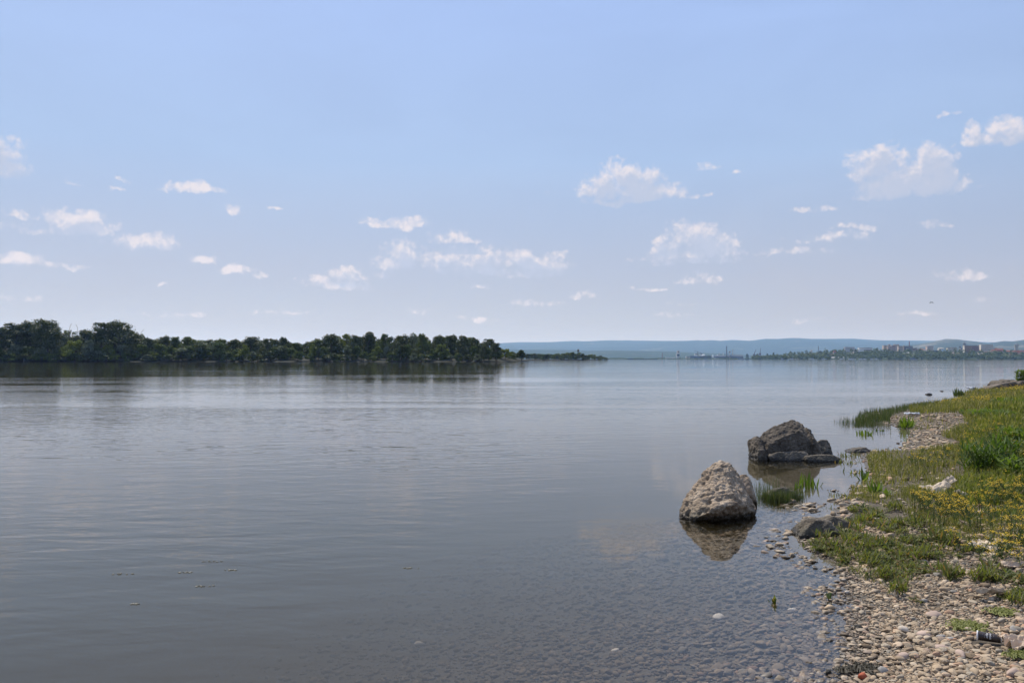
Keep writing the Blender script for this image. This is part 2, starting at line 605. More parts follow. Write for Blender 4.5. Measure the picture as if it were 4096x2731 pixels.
# ripple trains run roughly along the river, a few crossing directions
rot = t.n.new('ShaderNodeVectorRotate'); rot.rotation_type = 'Z_AXIS'; rot.inputs['Angle'].default_value = R(-9)
t.l.new(pos, rot.inputs['Vector'])
ra = t.v('MULTIPLY', rot.outputs[0], (0.34, 1.0, 1.0))
rot2 = t.n.new('ShaderNodeVectorRotate'); rot2.rotation_type = 'Z_AXIS'; rot2.inputs['Angle'].default_value = R(16)
t.l.new(pos, rot2.inputs['Vector'])
rb = t.v('MULTIPLY', rot2.outputs[0], (0.30, 1.0, 1.0))
n1 = t.noise(ra, 3.4, 2.0, 0.5, 0.35)
n2 = t.noise(rb, 6.5, 2.0, 0.5, 0.25)
n3 = t.noise(ra, 0.55, 2.0, 0.5)
n4 = t.noise(rb, 17.0, 1.0, 0.5)
patch = t.noise(t.v('MULTIPLY', pos, (0.35, 1.0, 1.0)), 0.09, 3.0, 0.55, 0.8)
patch_f = t.rng(patch, 0.36, 0.64, 0.22, 1.0, True)
# sheltered water close to the bank is nearly still
sh = t.m('SUBTRACT', t.m('MULTIPLY', y_, 0.30), x_)
shelter = t.m('MAXIMUM', t.rng(sh, 0.2, 4.6, 0.07, 1.0, True), t.rng(y_, 8.0, 20.0, 0.0, 0.9, True))
amp = t.m('MULTIPLY', t.m('MULTIPLY', patch_f, shelter), t.m('MAXIMUM', t.rng(y_, 18.0, 90.0, 1.0, 0.30, True), t.rng(t.m('DIVIDE', x_, t.m('ADD', t.m('ABSOLUTE', y_), 1.0)), -0.12, 0.14, 0.0, 1.0, True)))
hsum = t.m('ADD', t.m('MULTIPLY', n1, 1.0), t.m('MULTIPLY', n2, 0.40))
hsum = t.m('ADD', hsum, t.m('MULTIPLY', n4, 0.07))
hsum = t.m('MULTIPLY', hsum, amp)
hsum = t.m('ADD', hsum, t.m('MULTIPLY', n3, 0.25))
nrm = t.bump(hsum, 1.0, 0.0150)
fr = t.n.new('ShaderNodeFresnel'); fr.inputs['IOR'].default_value = 1.333
t.l.new(nrm, fr.inputs['Normal'])
tr = t.n.new('ShaderNodeBsdfTransparent'); tr.inputs[0].default_value = (1, 1, 1, 1)
gl = t.n.new('ShaderNodeBsdfGlossy'); gl.distribution = 'GGX'
gl.inputs['Color'].default_value = (0.96, 0.96, 0.96, 1)
gl.inputs['Roughness'].default_value = 0.035
t.l.new(nrm, gl.inputs['Normal'])
ms = t.n.new('ShaderNodeMixShader')
t.l.new(fr.outputs[0], ms.inputs[0]); t.l.new(tr.outputs[0], ms.inputs[1]); t.l.new(gl.outputs[0], ms.inputs[2])
vol = t.n.new('ShaderNodeVolumePrincipled')
vol.inputs['Color'].default_value = (0.16, 0.138, 0.055, 1)
vol.inputs['Density'].default_value = 0.72
vol.inputs['Anisotropy'].default_value = 0.25
vol.inputs['Absorption Color'].default_value = (0.0, 0.0, 0.0, 1)
out = t.n.new('ShaderNodeOutputMaterial')
t.l.new(ms.outputs[0], out.inputs[0]); t.l.new(vol.outputs[0], out.inputs[1])
W = WATER_SIZE
wme = box_mesh('water', -W, W, -400, W, -6.0, 0.0, m_water)
tag(link('water', wme), kind='structure')

# ------------------------------------------------------------------ boulders
def rock_mat(name, c_dark, c_mid, c_light, wet_z=0.06, scale=1.0, wet=0.35, moss=0.0, bumpd=0.03):
    m, t, b = new_mat(name)
    pos = t.geo()
    z = t.sep(pos)[2]
    n1 = t.noise(pos, 5.0 * scale, 6.0, 0.65)
    n2 = t.noise(pos, 28.0 * scale, 5.0, 0.7)
    n3 = t.noise(pos, 2.0 * scale, 3.0, 0.5, 0.6)
    c = t.ramp(n1, [(0.30, c_dark), (0.50, c_mid), (0.72, c_light)])
    c = t.mix(t.rng(n2, 0.35, 0.7, 0.0, 0.65), c, tuple(k * 0.45 for k in c_dark))
    c = t.mix(t.rng(n3, 0.52, 0.66, 0.0, 0.55), c, tuple(k * 0.9 for k in c_light))
    if moss > 0:
        c = t.mix(t.m('MULTIPLY', t.rng(z, 0.02, 0.16, moss, 0.0), t.rng(n1, 0.35, 0.6)), c, (0.035, 0.038, 0.016))
    # wet band above the waterline
    wl = t.m('ADD', z, t.m('MULTIPLY', t.m('SUBTRACT', n1, 0.5), 0.08))
    w = t.rng(wl, wet_z * 0.4, wet_z, wet, 1.0, True)
    c = t.mix(1.0, c, t.comb(w, w, w), blend='MULTIPLY')
    t.l.new(c, b.inputs['Base Color'])
    t.l.new(t.rng(wl, wet_z * 0.4, wet_z, 0.35, 0.92), b.inputs['Roughness'])
    b.inputs['Specular IOR Level'].default_value = 0.3
    vor = t.voronoi(t.v('ADD', pos, t.v('MULTIPLY', t.noise(pos, 9.0, 3.0, out='Color'), (0.06, 0.06, 0.06))), 26.0 * scale)
    h = t.m('ADD', t.m('MULTIPLY', n2, 1.0), t.m('MULTIPLY', vor, -0.6))
    h = t.m('ADD', h, t.m('MULTIPLY', n1, 1.2))
    t.l.new(t.bump(h, 0.9, bumpd), b.inputs['Normal'])
    return m


def rock(name, hulls, mat, loc, voxel, rough, freq, seed, rz=0.0, smooth_it=0, pits=0.0):
    """rock grown from a convex hull of (x right, y away, z up) points, remeshed and weathered"""
    bm = bmesh.new()
    for pts in (hulls if isinstance(hulls[0], list) else [hulls]):
        vs = [bm.verts.new(p) for p in pts]
        res = bmesh.ops.convex_hull(bm, input=vs)
        junk = [v for v in set(res['geom_interior'] + res['geom_unused']) if isinstance(v, bmesh.types.BMVert)]
        bmesh.ops.delete(bm, geom=junk, context='VERTS')
    me = bpy.data.meshes.new(name); bm.to_mesh(me); bm.free()
    o = bpy.data.objects.new(name, me); COL.objects.link(o)
    rm = o.modifiers.new('r', 'REMESH'); rm.mode = 'VOXEL'; rm.voxel_size = voxel
    sm = o.modifiers.new('s', 'SMOOTH'); sm.factor = 0.5; sm.iterations = smooth_it
    dg = bpy.context.evaluated_depsgraph_get()
    me2 = bpy.data.meshes.new_from_object(o.evaluated_get(dg))
    o.modifiers.clear()
    o.data = me2; me2.name = name
    bpy.data.meshes.remove(me)
    n = len(me2.vertices)
    co = np.empty(n * 3, np.float32); me2.vertices.foreach_get('co', co); co = co.reshape(-1, 3)
    no = np.empty(n * 3, np.float32); me2.vertices.foreach_get('normal', no); no = no.reshape(-1, 3)
    d = np.zeros(n)
    off = Vector((seed * 3.1, seed * 7.7, -seed))
    for i in range(n):
        p = Vector(co[i])
        q = p * freq + off
        a = mnoise.fractal(q, 1.0, 2.1, 4)
        rdg = 1 - abs(mnoise.noise(q * 1.7)) * 2.2
        vd, vp = mnoise.voronoi(q * 0.85 + Vector((a, rdg, a)) * 0.12)
        crack = -0.7 * max(0.0, 0.10 - (vd[1] - vd[0])) / 0.10
        facet = 0.75 * mnoise.cell(vp[0] * 91.7)
        a = 0.55 * a + facet * 0.6 + crack * 0.5
        c = mnoise.noise(q * 6.0) * 0.25 + mnoise.noise(q * 13.0) * 0.14
        pit = min(0.0, mnoise.noise(q * 4.2) + 0.10) * pits
        d[i] = 0.75 * a + 0.28 * rdg + c + pit
    co = co + no * (d * rough)[:, None]
    me2.vertices.foreach_set('co', co.astype(np.float32).ravel())
    me2.update()
    me2.polygons.foreach_set('use_smooth', np.ones(len(me2.polygons), bool))
    me2.materials.clear(); me2.materials.append(mat)
    o.location = loc; o.rotation_euler = (0, 0, rz)
    return o


def sil(points, cx, cy_base, D, depth=(-0.3, 0.3), k=1.0):
    """photograph outline -> local x/z pairs for a rock whose waterline centre is (cx, cy_base) at distance D"""
    s = D / F_PX
    return [((x - cx) * s * k, (cy_base - y) * s) for x, y in points]


m_rock_tan = rock_mat('boulder_pinkish_tan', (0.20, 0.145, 0.095), (0.47, 0.36, 0.25), (0.66, 0.54, 0.40), 0.07, 1.0, 0.32, 0.7, 0.04)
m_rock_dark = rock_mat('boulder_dark_grey', (0.055, 0.045, 0.034), (0.14, 0.115, 0.088), (0.27, 0.225, 0.17), 0.10, 0.8, 0.45, 0.3, 0.05)
m_rock_slab = rock_mat('slab_brown_grey', (0.06, 0.052, 0.04), (0.15, 0.128, 0.10), (0.26, 0.22, 0.175), 0.05, 1.2, 0.35, 0.3, 0.03)
m_rock_shore = rock_mat('shore_rock_grey_brown', (0.06, 0.05, 0.036), (0.17, 0.14, 0.105), (0.32, 0.27, 0.205), 0.06, 1.4, 0.4, 0.6, 0.03)

# boulder 1: pointed, tan, undercut at the front
bx, by = flat_hit(2875, 2062)
D1 = by
S1 = D1 / F_PX
def P1(x, y, dy):            # outline pixel and depth offset -> local point
    Dd = D1 + dy
    return ((x - 2875) * 0.995 * Dd / F_PX + (2875 - 2048) * dy / F_PX, dy, CAM_H - (y - HORIZON_Y) * Dd / F_PX)
pts = [P1(2716, 2048, -.02), P1(2720, 2066, -.06), P1(2745, 1988, .06), P1(2772, 1938, .12), P1(2812, 1892, .18), P1(2850, 1856, .22), P1(2882, 1839, .26),
       P1(2908, 1841, .28), P1(2930, 1862, .28), P1(2960, 1920, .24), P1(2984, 1964, .20), P1(3010, 2004, .12), P1(3028, 2032, .04), P1(3026, 2050, .0),
       P1(2748, 2064, -.18), P1(2792, 2066, -.27), P1(2860, 2036, -.33), P1(2935, 2016, -.27), P1(2992, 2022, -.14),
       P1(2768, 2088, -.22), P1(2830, 2104, -.16), P1(2930, 2096, -.12), P1(3008, 2080, -.02), P1(2720, 2100, .02), P1(2740, 2020, .5), P1(3000, 2030, .5), P1(2900, 1880, .40), P1(2760, 2080, .5), P1(3000, 2090, .5)]
rb1 = rock('boulder', pts, m_rock_tan, (bx, by, 0.0), 0.0105, 0.030, 5.4, 2.0, pits=1.3, smooth_it=0)
tag(rb1, 'pointed pinkish tan boulder rising from the shallows, taller and nearer of the two', 'boulder')
# companion stone leaning behind it on the right
bx, by = flat_hit(2998, 2020)
s = by / F_PX
pts = [((x - 2998) * s, dy, (2020 - y) * s) for x, y, dy in [(2962, 1930, 0), (2966, 1908, .02), (2980, 1899, .04), (2998, 1900, .05), (3010, 1915, .05), (3020, 1950, .05), (3030, 1985, .03), (3036, 2020, .0), (3030, 2045, 0),
        (2960, 2045, 0), (2965, 1960, -.08), (3000, 1950, -.08), (3025, 2010, -.08), (2970, 1920, .2), (3010, 1940, .22), (3030, 2045, .25), (2960, 2045, .25)]]
rb = rock('boulder', pts, m_rock_tan, (bx, by + 0.05, 0.0), 0.012, 0.012, 7.0, 5.0)
tag(rb, 'narrow brown stone leaning against the right flank of the tan boulder', 'boulder')

# boulder 2: broad, dark, farther out
bx, by = flat_hit(3145, 1832)
D2 = by
s2 = D2 / F_PX
def P2(x, y, dy):
    return ((x - 3145) * s2, dy, (1832 - y) * s2)
left_lobe = [P2(3003, 1850, -.1), P2(3004, 1778, -.06), P2(3010, 1756, -.04), P2(3026, 1740, -.02), P2(3040, 1748, -.02), P2(3052, 1790, -.1), P2(3054, 1850, -.1), P2(3014, 1790, -.28), P2(3040, 1795, -.28), P2(3010, 1850, -.28), P2(3050, 1850, -.28), P2(3010, 1770, .3), P2(3050, 1780, .3), P2(3020, 1850, .3)]
right_rib = [P2(3236, 1708, .1), P2(3256, 1722, .1), P2(3272, 1760, .1), P2(3286, 1812, .05), P2(3286, 1850, .05), P2(3240, 1750, -.1), P2(3262, 1790, -.16), P2(3250, 1850, -.16), P2(3280, 1840, -.12), P2(3240, 1850, .2), P2(3230, 1720, .2)]
pts = [P2(3036, 1822, .0), P2(3042, 1765, .03), P2(3050, 1746, .06), P2(3060, 1736, .10), P2(3100, 1716, .14), P2(3150, 1694, .18), P2(3185, 1686, .20), P2(3214, 1687, .22),
       P2(3226, 1700, .22), P2(3240, 1735, .2), P2(3254, 1780, .2), P2(3262, 1815, .15), P2(3040, 1850, .0), P2(3265, 1850, .1), P2(3060, 1775, -.16), P2(3120, 1745, -.12), P2(3195, 1722, -.04), P2(3245, 1765, -.06),
       P2(3050, 1840, -.24), P2(3150, 1850, -.22), P2(3250, 1845, -.12), P2(3050, 1800, .5), P2(3200, 1710, .5), P2(3270, 1840, .6), P2(3020, 1850, .5)]
rb2 = rock('boulder', [pts, left_lobe, right_rib], m_rock_dark, (bx, by, 0.0), 0.015, 0.030, 4.6, 9.0, pits=0.7, smooth_it=0)
tag(rb2, 'broad dark grey boulder standing farther out with flat slabs at its foot', 'boulder')
def small_rock(cx, cy, outline, depth, mat, label, cat='rock', voxel=0.014, rough=0.012, freq=6.0, seed=1.0, name='rock', z=None, topback=0.8, D=None):
    q = ground(cx, cy) if z is None else Vector((*flat_hit(cx, cy, z), z))
    if D is not None:
        q = Vector(((cx - 2048) / F_PX * D, D, CAM_H - (cy - HORIZON_Y) * D / F_PX))
    s = q.y / F_PX
    pts = []
    for (x, y) in outline:
        X, Z = (x - cx) * s, (cy - y) * s
        pts.append((X, -depth * 0.5 + max(0, Z) * 0.7, Z))
        pts.append((X * 0.95, depth * 0.5, Z * topback))
    xs = [p[0] for p in pts]
    zb = -0.12 if D is None else -0.5
    pts += [(min(xs) * 0.8, -depth * .4, zb), (max(xs) * 0.8, -depth * .4, zb), (min(xs) * .8, depth * .5, zb), (max(xs) * .8, depth * .5, zb)]
    o = rock(name, pts, mat, q, voxel, rough, freq, seed)
    return tag(o, label, cat)
small_rock(3298, 1815, [(3266, 1812), (3268, 1768), (3285, 1758), (3310, 1759), (3318, 1776), (3320, 1812)], 0.3, m_rock_slab, 'brownish block of stone at the right end of the dark boulder', seed=3.0, z=0.0)
small_rock(3145, 1837, [(3064, 1828), (3068, 1815), (3100, 1806), (3150, 1808), (3200, 1802), (3224, 1810), (3226, 1828), (3200, 1840), (3120, 1837)], 0.36, m_rock_slab, 'flat brown slab lying in front of the dark boulder', 'slab', rough=0.018, seed=4.0, name='stone_slab', z=0.0)
small_rock(3286, 1842, [(3214, 1836), (3216, 1822), (3250, 1820), (3290, 1815), (3330, 1817), (3352, 1826), (3358, 1840)], 0.30, m_rock_slab, 'long low slab at the lower right of the dark boulder', 'slab', seed=6.0, name='stone_slab', z=0.0)
# shore rock, two humps
small_rock(3280, 2140, [(3176, 2128), (3200, 2105), (3235, 2082), (3270, 2072), (3300, 2076), (3320, 2098), (3340, 2130)], 0.34, m_rock_shore, 'dark two-humped rock at the water edge below the tan boulder', rough=0.028, seed=7.5, z=0.0)
small_rock(3330, 2112, [(3270, 2100), (3292, 2075), (3330, 2060), (3365, 2072), (3402, 2100), (3420, 2118)], 0.24, m_rock_shore, 'lighter grey rock half buried just behind the dark two-humped rock', rough=0.012, seed=8.5)
small_rock(3430, 1806, [(3388, 1804), (3400, 1797), (3430, 1790), (3455, 1786), (3460, 1794), (3474, 1800), (3474, 1808)], 0.3, m_rock_slab, 'low brown stone with moss at the tip of the small grassy point', rough=0.012, seed=11.0, z=0.0)
small_rock(3120, 1988, [(3060, 1985), (3075, 1965), (3110, 1950), (3150, 1948), (3178, 1962), (3190, 1985)], 0.22, m_rock_slab, 'mossy low stone hidden among the rushes beside the tan boulder', rough=0.012, seed=12.0, z=0.0)
small_rock(3714, 1578, [(3702, 1577), (3706, 1573), (3716, 1571), (3725, 1574), (3726, 1578)], 0.2, m_rock_dark, 'small dark stone breaking the surface far out, larger of two', rough=0.01, voxel=0.02, seed=13.0, z=0.0)
small_rock(3766, 1565, [(3761, 1564), (3765, 1561), (3770, 1562), (3772, 1565)], 0.2, m_rock_dark, 'tiny dark stone breaking the surface far out near the bank', rough=0.01, voxel=0.02, seed=14.0, z=0.0)
small_rock(4062, 2256, [(4034, 2256), (4040, 2240), (4060, 2234), (4078, 2238), (4088, 2256)], 0.16, m_rock_shore, 'pale stone on the right edge of the weedy shingle', rough=0.008, voxel=0.008, seed=15.0)
small_rock(4005, 1530, [(3975, 1540), (3985, 1524), (4010, 1518), (4040, 1516), (4058, 1524), (4062, 1538)], 1.2, m_rock_slab, 'rough brownish rubble rock on top of the far bank', rough=0.08, voxel=0.05, freq=1.5, seed=16.0, D=41.0)
small_rock(3985, 1548, [(3936, 1553), (3960, 1543), (4000, 1531), (4050, 1524), (4058, 1533), (4020, 1542)], 0.8, m_rock_dark, 'long dark concrete slab sloping to the water on the far bank', 'slab', rough=0.03, voxel=0.05, freq=1.5, seed=17.0, D=39.5, name='concrete_slab')
small_rock(4085, 1534, [(4050, 1535), (4065, 1524), (4085, 1518), (4120, 1524), (4125, 1538)], 1.0, m_rock_dark, 'dark lumpy rock at the right edge of the far bank', rough=0.05, voxel=0.05, freq=1.5, seed=18.0, D=40.0)
small_rock(3868, 1694, [(3835, 1694), (3845, 1687), (3870, 1686), (3880, 1692)], 0.5, m_rock_shore, 'flat brown stone at the grass edge above the far gravel beach', rough=0.02, voxel=0.03, freq=2.5, seed=19.0)

# ------------------------------------------------------------------ pebbles
def stone_colour(t, fac):
    return t.ramp(fac, [(0.00, (0.16, 0.115, 0.07)), (0.14, (0.29, 0.215, 0.14)), (0.34, (0.43, 0.325, 0.21)), (0.50, (0.34, 0.27, 0.185)), (0.62, (0.50, 0.375, 0.24)),
                        (0.74, (0.31, 0.27, 0.205)), (0.86, (0.58, 0.46, 0.32)), (0.94, (0.43, 0.255, 0.15)), (1.0, (0.23, 0.21, 0.175))])


def pebble_mat(name, use_object):
    m, t, b = new_mat(name)
    if use_object:
        fac = t.n.new('ShaderNodeObjectInfo').outputs['Random']
    else:
        fac = t.attr('rnd')
    pos = t.geo()
    z = t.sep(pos)[2]
    n = t.noise(pos, 60.0, 4.0, 0.65)
    c = stone_colour(t, fac)
    c = t.mix(t.rng(n, 0.3, 0.7, 0.0, 0.35), c, t.mix(1.0, c, (0.55, 0.52, 0.48), blend='MULTIPLY'))
    w = t.rng(z, 0.004, 0.016, 0.45, 1.0, True)          # wet stones are darker
    c = t.mix(1.0, c, t.comb(w, w, w), blend='MULTIPLY')
    # algae film on the drowned stones
    c = t.mix(t.rng(z, -0.14, -0.01, 0.55, 0.1), c, (0.10, 0.072, 0.042))
    t.l.new(c, b.inputs['Base Color'])
    t.l.new(t.m('MAXIMUM', t.rng(z, 0.004, 0.02, 0.5, 0.88), t.rng(z, -0.006, -0.001, 0.95, 0.5)), b.inputs['Roughness'])
    b.inputs['Specular IOR Level'].default_value = 0.35
    t.l.new(t.bump(n, 0.35, 0.004), b.inputs['Normal'])
    return m


m_peb_obj = pebble_mat('pebble', True)
m_peb_mass = pebble_mat('pebble_mass', False)


def stone_variants(n, seed, sub=2):
    out = []
    rg = np.random.default_rng(seed)
    for k in range(n):
        bm = bmesh.new()
        bmesh.ops.create_icosphere(bm, subdivisions=sub, radius=1.0)
        co = np.array([v.co[:] for v in bm.verts]); F = np.array([[v.index for v in f.verts] for f in bm.faces])
        bm.free()
        ex = rg.uniform(0.75, 1.0) if k % 3 else 0.6
        co = np.sign(co) * np.abs(co) ** rg.uniform(0.8, 1.15)
        for _ in range(int(rg.integers(4, 10))):         # planed facets
            d = rg.normal(size=3); d[2] *= 0.6; d /= np.linalg.norm(d)
            h = rg.uniform(0.35, 0.85)
            over = np.maximum(co @ d - h, 0)
            co -= over[:, None] * d * rg.uniform(0.7, 1.0)
        off = rg.normal(size=3) * 10
        dd = np.array([mnoise.noise(Vector(c * 1.3 + off)) for c in co])
        co *= (1 + 0.20 * dd)[:, None]
        co *= np.array([1.0, ex, rg.uniform(0.26, 0.56)])
        out.append(co)
    return out, F


VARS, VF = stone_variants(14, 5)
VARS_S, VF_S = stone_variants(10, 6, 1)


def place_stones(pts, sizes, zoff, rg, VARS=VARS, VF=VF):
    """instance the variants at pts (n,3); returns vertex/face/random arrays"""
    n = len(pts)
    vi = rg.integers(0, len(VARS), n)
    yaw = rg.uniform(0, 2 * np.pi, n); tx = rg.normal(0, 0.22, n); ty = rg.normal(0, 0.22, n)
    base = np.stack(VARS)[vi]
    cy, sy = np.cos(yaw), np.sin(yaw); cx, sx = np.cos(tx), np.sin(tx); ct, st = np.cos(ty), np.sin(ty)
    x, y, z = base[..., 0], base[..., 1], base[..., 2]
    y, z = y * cx[:, None] - z * sx[:, None], y * sx[:, None] + z * cx[:, None]
    x, z = x * ct[:, None] + z * st[:, None], -x * st[:, None] + z * ct[:, None]
    x, y = x * cy[:, None] - y * sy[:, None], x * sy[:, None] + y * cy[:, None]
    V = np.stack([x, y, z], -1) * sizes[:, None, None] + pts[:, None, :]
    V[..., 2] += zoff[:, None]
    nv = base.shape[1]
    F = (VF[None] + (np.arange(n) * nv)[:, None, None]).reshape(-1, 3)
    rnd = np.repeat(rg.random(n), nv)
    return V.reshape(-1, 3), F, rnd


def scatter_polar(n, a0, a1, r0, r1, rg, power=0.0):
    """points with density falling as r^-2 (log-uniform radius), angle in degrees right of the view axis"""
    a = np.radians(rg.uniform(a0, a1, n))
    r = r0 * (r1 / r0) ** rg.random(n)
    x, y = r * np.sin(a), r * np.cos(a)
    return x, y


GRAVEL_BEACH = np.array([(3540, 1700), (3560, 1668), (3640, 1658), (3760, 1652), (3840, 1654), (3860, 1672), (3850, 1700), (3800, 1730), (3740, 1748), (3830, 1772), (3820, 1790), (3720, 1800), (3620, 1806), (3600, 1790), (3640, 1745), (3640, 1715)])
rg = np.random.default_rng(3)
stone_sets = []
# near shingle and the drowned stones around it
def near_stones(n, r0, r1, a0, a1, smin, smax, seed, keep):
    rg = np.random.default_rng(seed)
    x, y = scatter_polar(n, a0, a1, r0, r1, rg)
    s = shore_dist(x, y)
    k = keep(x, y, s, rg)
    x, y, s = x[k], y[k], s[k]
    size = smin * (smax / smin) ** (rg.random(len(x)) ** 2.4)
    size = size * np.clip(np.hypot(x, y) / 6.0, 0.95, 1.6)
    z = height(x, y)
    return np.stack([x, y, z], -1), size, size * 0.16, rg
SETS = [near_stones(40000, 3.0, 8.2, 12, 41, 0.009, 0.034, 21, lambda x, y, s, rg: (s > np.where(np.hypot(x, y) < 6.6, -0.25, -0.02)) & (s < 3.2) & (rg.random(len(x)) < np.clip(1.5 - 0.13 * np.hypot(x, y), 0.25, 1))),
        near_stones(42000, 3.0, 9.5, -34, 30, 0.013, 0.044, 22, lambda x, y, s, rg: (s < -0.15) & (s > -4.2) & (rg.random(len(x)) < np.clip(1.35 + s * 0.32, 0.0, 1))),
        near_stones(34000, 3.0, 8.4, 13, 40, 0.011, 0.017, 24, lambda x, y, s, rg: (s > -0.05) & (s < 2.8) & (rg.random(len(x)) < np.clip(1.7 - 0.14 * np.hypot(x, y), 0.3, 1))),
        near_stones(22000, 7.8, 24.0, 20, 40, 0.014, 0.04, 23, lambda x, y, s, rg: (s > -0.25) & (in_poly(*project(x, y, height(x, y)), GRAVEL_BEACH) | ((s > 0) & (s < 0.25) & (rg.random(len(x)) < 0.3)) | (rg.random(len(x)) < 0.06)))]
CUP_AT = ground(3958, 2575)
SETS = [tuple(a[np.hypot(S[0][:, 0] - CUP_AT.x, S[0][:, 1] - CUP_AT.y) > 0.085] for a in S[:3]) for S in SETS]
NEARPTS = np.concatenate([S[0] for S in SETS]); NEARSZ = np.concatenate([S[1] for S in SETS]); NEARZO = np.concatenate([S[2] for S in SETS])
# the 300 that show largest become stones of their own, the rest is one mass
pxs, pys = project(NEARPTS[:, 0], NEARPTS[:, 1], NEARPTS[:, 2])
vis = (pxs > 0) & (pxs < 4090) & (pys > 1500) & (pys < 2725)
sdn = shore_dist(NEARPTS[:, 0], NEARPTS[:, 1])
app = np.where(vis & ((sdn > -1.8)), NEARSZ / np.hypot(NEARPTS[:, 0], NEARPTS[:, 1]) * np.where(sdn > 0, 1.0, 0.62), 0)
order = np.argsort(-app)
pick = order[:300]
mask = np.ones(len(NEARPTS), bool); mask[pick] = False
big_ = mask & (NEARSZ > 0.0195) & (NEARPTS[:, 2] > -0.05)
sml_ = mask & ~big_
V, F, rnd = place_stones(NEARPTS[big_], NEARSZ[big_], NEARZO[big_], np.random.default_rng(31))
nb_ = len(F)
V2, F2, rnd2 = place_stones(NEARPTS[sml_], NEARSZ[sml_], NEARZO[sml_], np.random.default_rng(32), VARS_S, VF_S)
F = np.concatenate([F, F2 + len(V)]); V = np.concatenate([V, V2]); rnd = np.concatenate([rnd, rnd2])
print('STONES', big_.sum(), sml_.sum(), 'tris', len(F))
tag(link('gravel', make_mesh('gravel', V, F, m_peb_mass, True, {'rnd': rnd})), 'shingle of small rounded river stones along the water edge and under it', kind='stuff')
gme = bpy.data.objects['gravel'].data
gme.polygons.foreach_set('use_smooth', np.concatenate([np.repeat(np.random.default_rng(8).random(nb_ // len(VF)) < 0.45, len(VF)), np.ones(len(F2), bool)]))
peb_meshes = [make_mesh('pebble', c, VF, m_peb_obj, i % 2 == 0) for i, c in enumerate(VARS)]
rg = np.random.default_rng(33)
for k, i in enumerate(pick):
    o = link('pebble', peb_meshes[int(rg.integers(0, len(peb_meshes)))], None, tuple(NEARPTS[i] + np.array([0, 0, NEARZO[i] * 1.6])), (rg.normal(0, .2), rg.normal(0, .2), rg.uniform(0, 6.28)), tuple([NEARSZ[i] * 1.06] * 3))
    if NEARPTS[i][2] > 0.012:
        ppx, ppy = pxs[i], pys[i]
        if sdn[i] < 0.28:
            tag(o, 'dry rounded pebble on the lapping edge of the shingle beach', 'pebble', 'larger pebbles at the water edge')
        elif ppy > 2610:
            tag(o, 'dry rounded pebble low on the shingle, below the level of the cup', 'pebble', 'larger pebbles at the bottom of the shingle')
        elif ppy < 2440:
            tag(o, 'dry rounded pebble high on the shingle among the weed tufts', 'pebble', 'larger pebbles among the weeds')
        elif ppx > 3900:
            tag(o, 'dry rounded pebble lying close around the coffee cup', 'pebble', 'larger pebbles around the cup')
        else:
            tag(o, 'dry rounded pebble on the mid shingle between water edge and cup', 'pebble', 'larger pebbles of the middle shingle')
    else:
        tag(o, 'rounded stone resting on the bed under the clear shallow water', 'pebble', 'larger drowned pebbles of the shallows')


def odd_stone(px, py, rad_px, mat, label, seed, squash=0.6, name='pebble', lift=0.3, ang=0.0, asp=0.7):
    q = ground(px, py)
    s = rad_px * q.y / F_PX
    c = VARS[seed % len(VARS)].copy()
    c = c / np.abs(c).max(0) * np.array([1, asp, squash])
    return tag(link(name, make_mesh(name, c * s, VF, mat, True), None, (q.x, q.y, q.z + s * squash * lift), (0.1, -0.08, ang)), label, 'stone')


m_red = plain('red_sandstone', (0.30, 0.075, 0.035), 0.8, 0.25, 25.0)
m_pale = plain('pale_limestone', (0.50, 0.43, 0.34), 0.85, 0.2, 18.0)
m_grey = plain('smooth_grey_stone', (0.27, 0.25, 0.22), 0.75, 0.15, 18.0)
m_pink = plain('pinkish_sandstone', (0.40, 0.30, 0.235), 0.85, 0.2, 14.0)
m_yel = plain('yellowish_stone', (0.50, 0.37, 0.23), 0.8, 0.2, 14.0)
odd_stone(3448, 2718, 21, m_red, 'brick red stone at the bottom edge of the picture', 0, 0.8, lift=0.9, ang=0.3, asp=0.9)
odd_stone(3318, 2440, 24, m_yel, 'pale yellowish stone poking out of the shallow water', 3, 0.42, lift=1.3, asp=0.6)
odd_stone(3375, 2325, 10, m_pale, 'small pale stone alone at the water edge below the weeds', 5, 0.7, lift=1.2)
odd_stone(3735, 2466, 34, m_pink, 'large angular sandstone piece in the middle of the shingle', 4, 0.5, ang=-0.5, asp=0.55)
odd_stone(3700, 2540, 42, m_pink, 'broad flat sandstone plate on the shingle left of the cup', 7, 0.26, ang=0.4)
odd_stone(3615, 2527, 24, m_pale, 'squarish upright pale stone standing on the shingle', 1, 0.85, ang=0.9, asp=0.9)
odd_stone(3770, 2590, 36, m_pink, 'wide pinkish flat stone below the pale plate', 8, 0.33, ang=0.1)
odd_stone(3845, 2620, 34, m_pink, 'rough pinkish stone below and left of the coffee cup', 10, 0.42, ang=1.1)
odd_stone(3615, 2630, 32, m_pink, 'smooth mauve pink stone low on the shingle', 2, 0.5, ang=0.2)
odd_stone(3528, 2690, 26, m_grey, 'grey pointed stone near the bottom edge right of the red stone', 6, 0.75, ang=0.4)
odd_stone(3766, 2555, 22, m_grey, 'oval grey pebble just left of the coffee cup', 9, 0.5, lift=0.7, ang=0.2)
odd_stone(3810, 2565, 23, m_grey, 'darker oval grey pebble nearest the left end of the cup', 11, 0.45, lift=0.7, ang=-0.3)
odd_stone(3434, 2520, 24, m_rock_shore, 'rounded dark stone half in the water at the shingle edge', 12, 0.6, lift=0.6)
odd_stone(3312, 2698, 16, m_rock_shore, 'round dark stone standing in the shallows by the bottom edge', 13, 0.7, lift=1.1, asp=0.95)
odd_stone(3390, 2375, 12, m_pale, 'pair stone, small and pale, at the lapping water edge', 2, 0.7, lift=0.8)
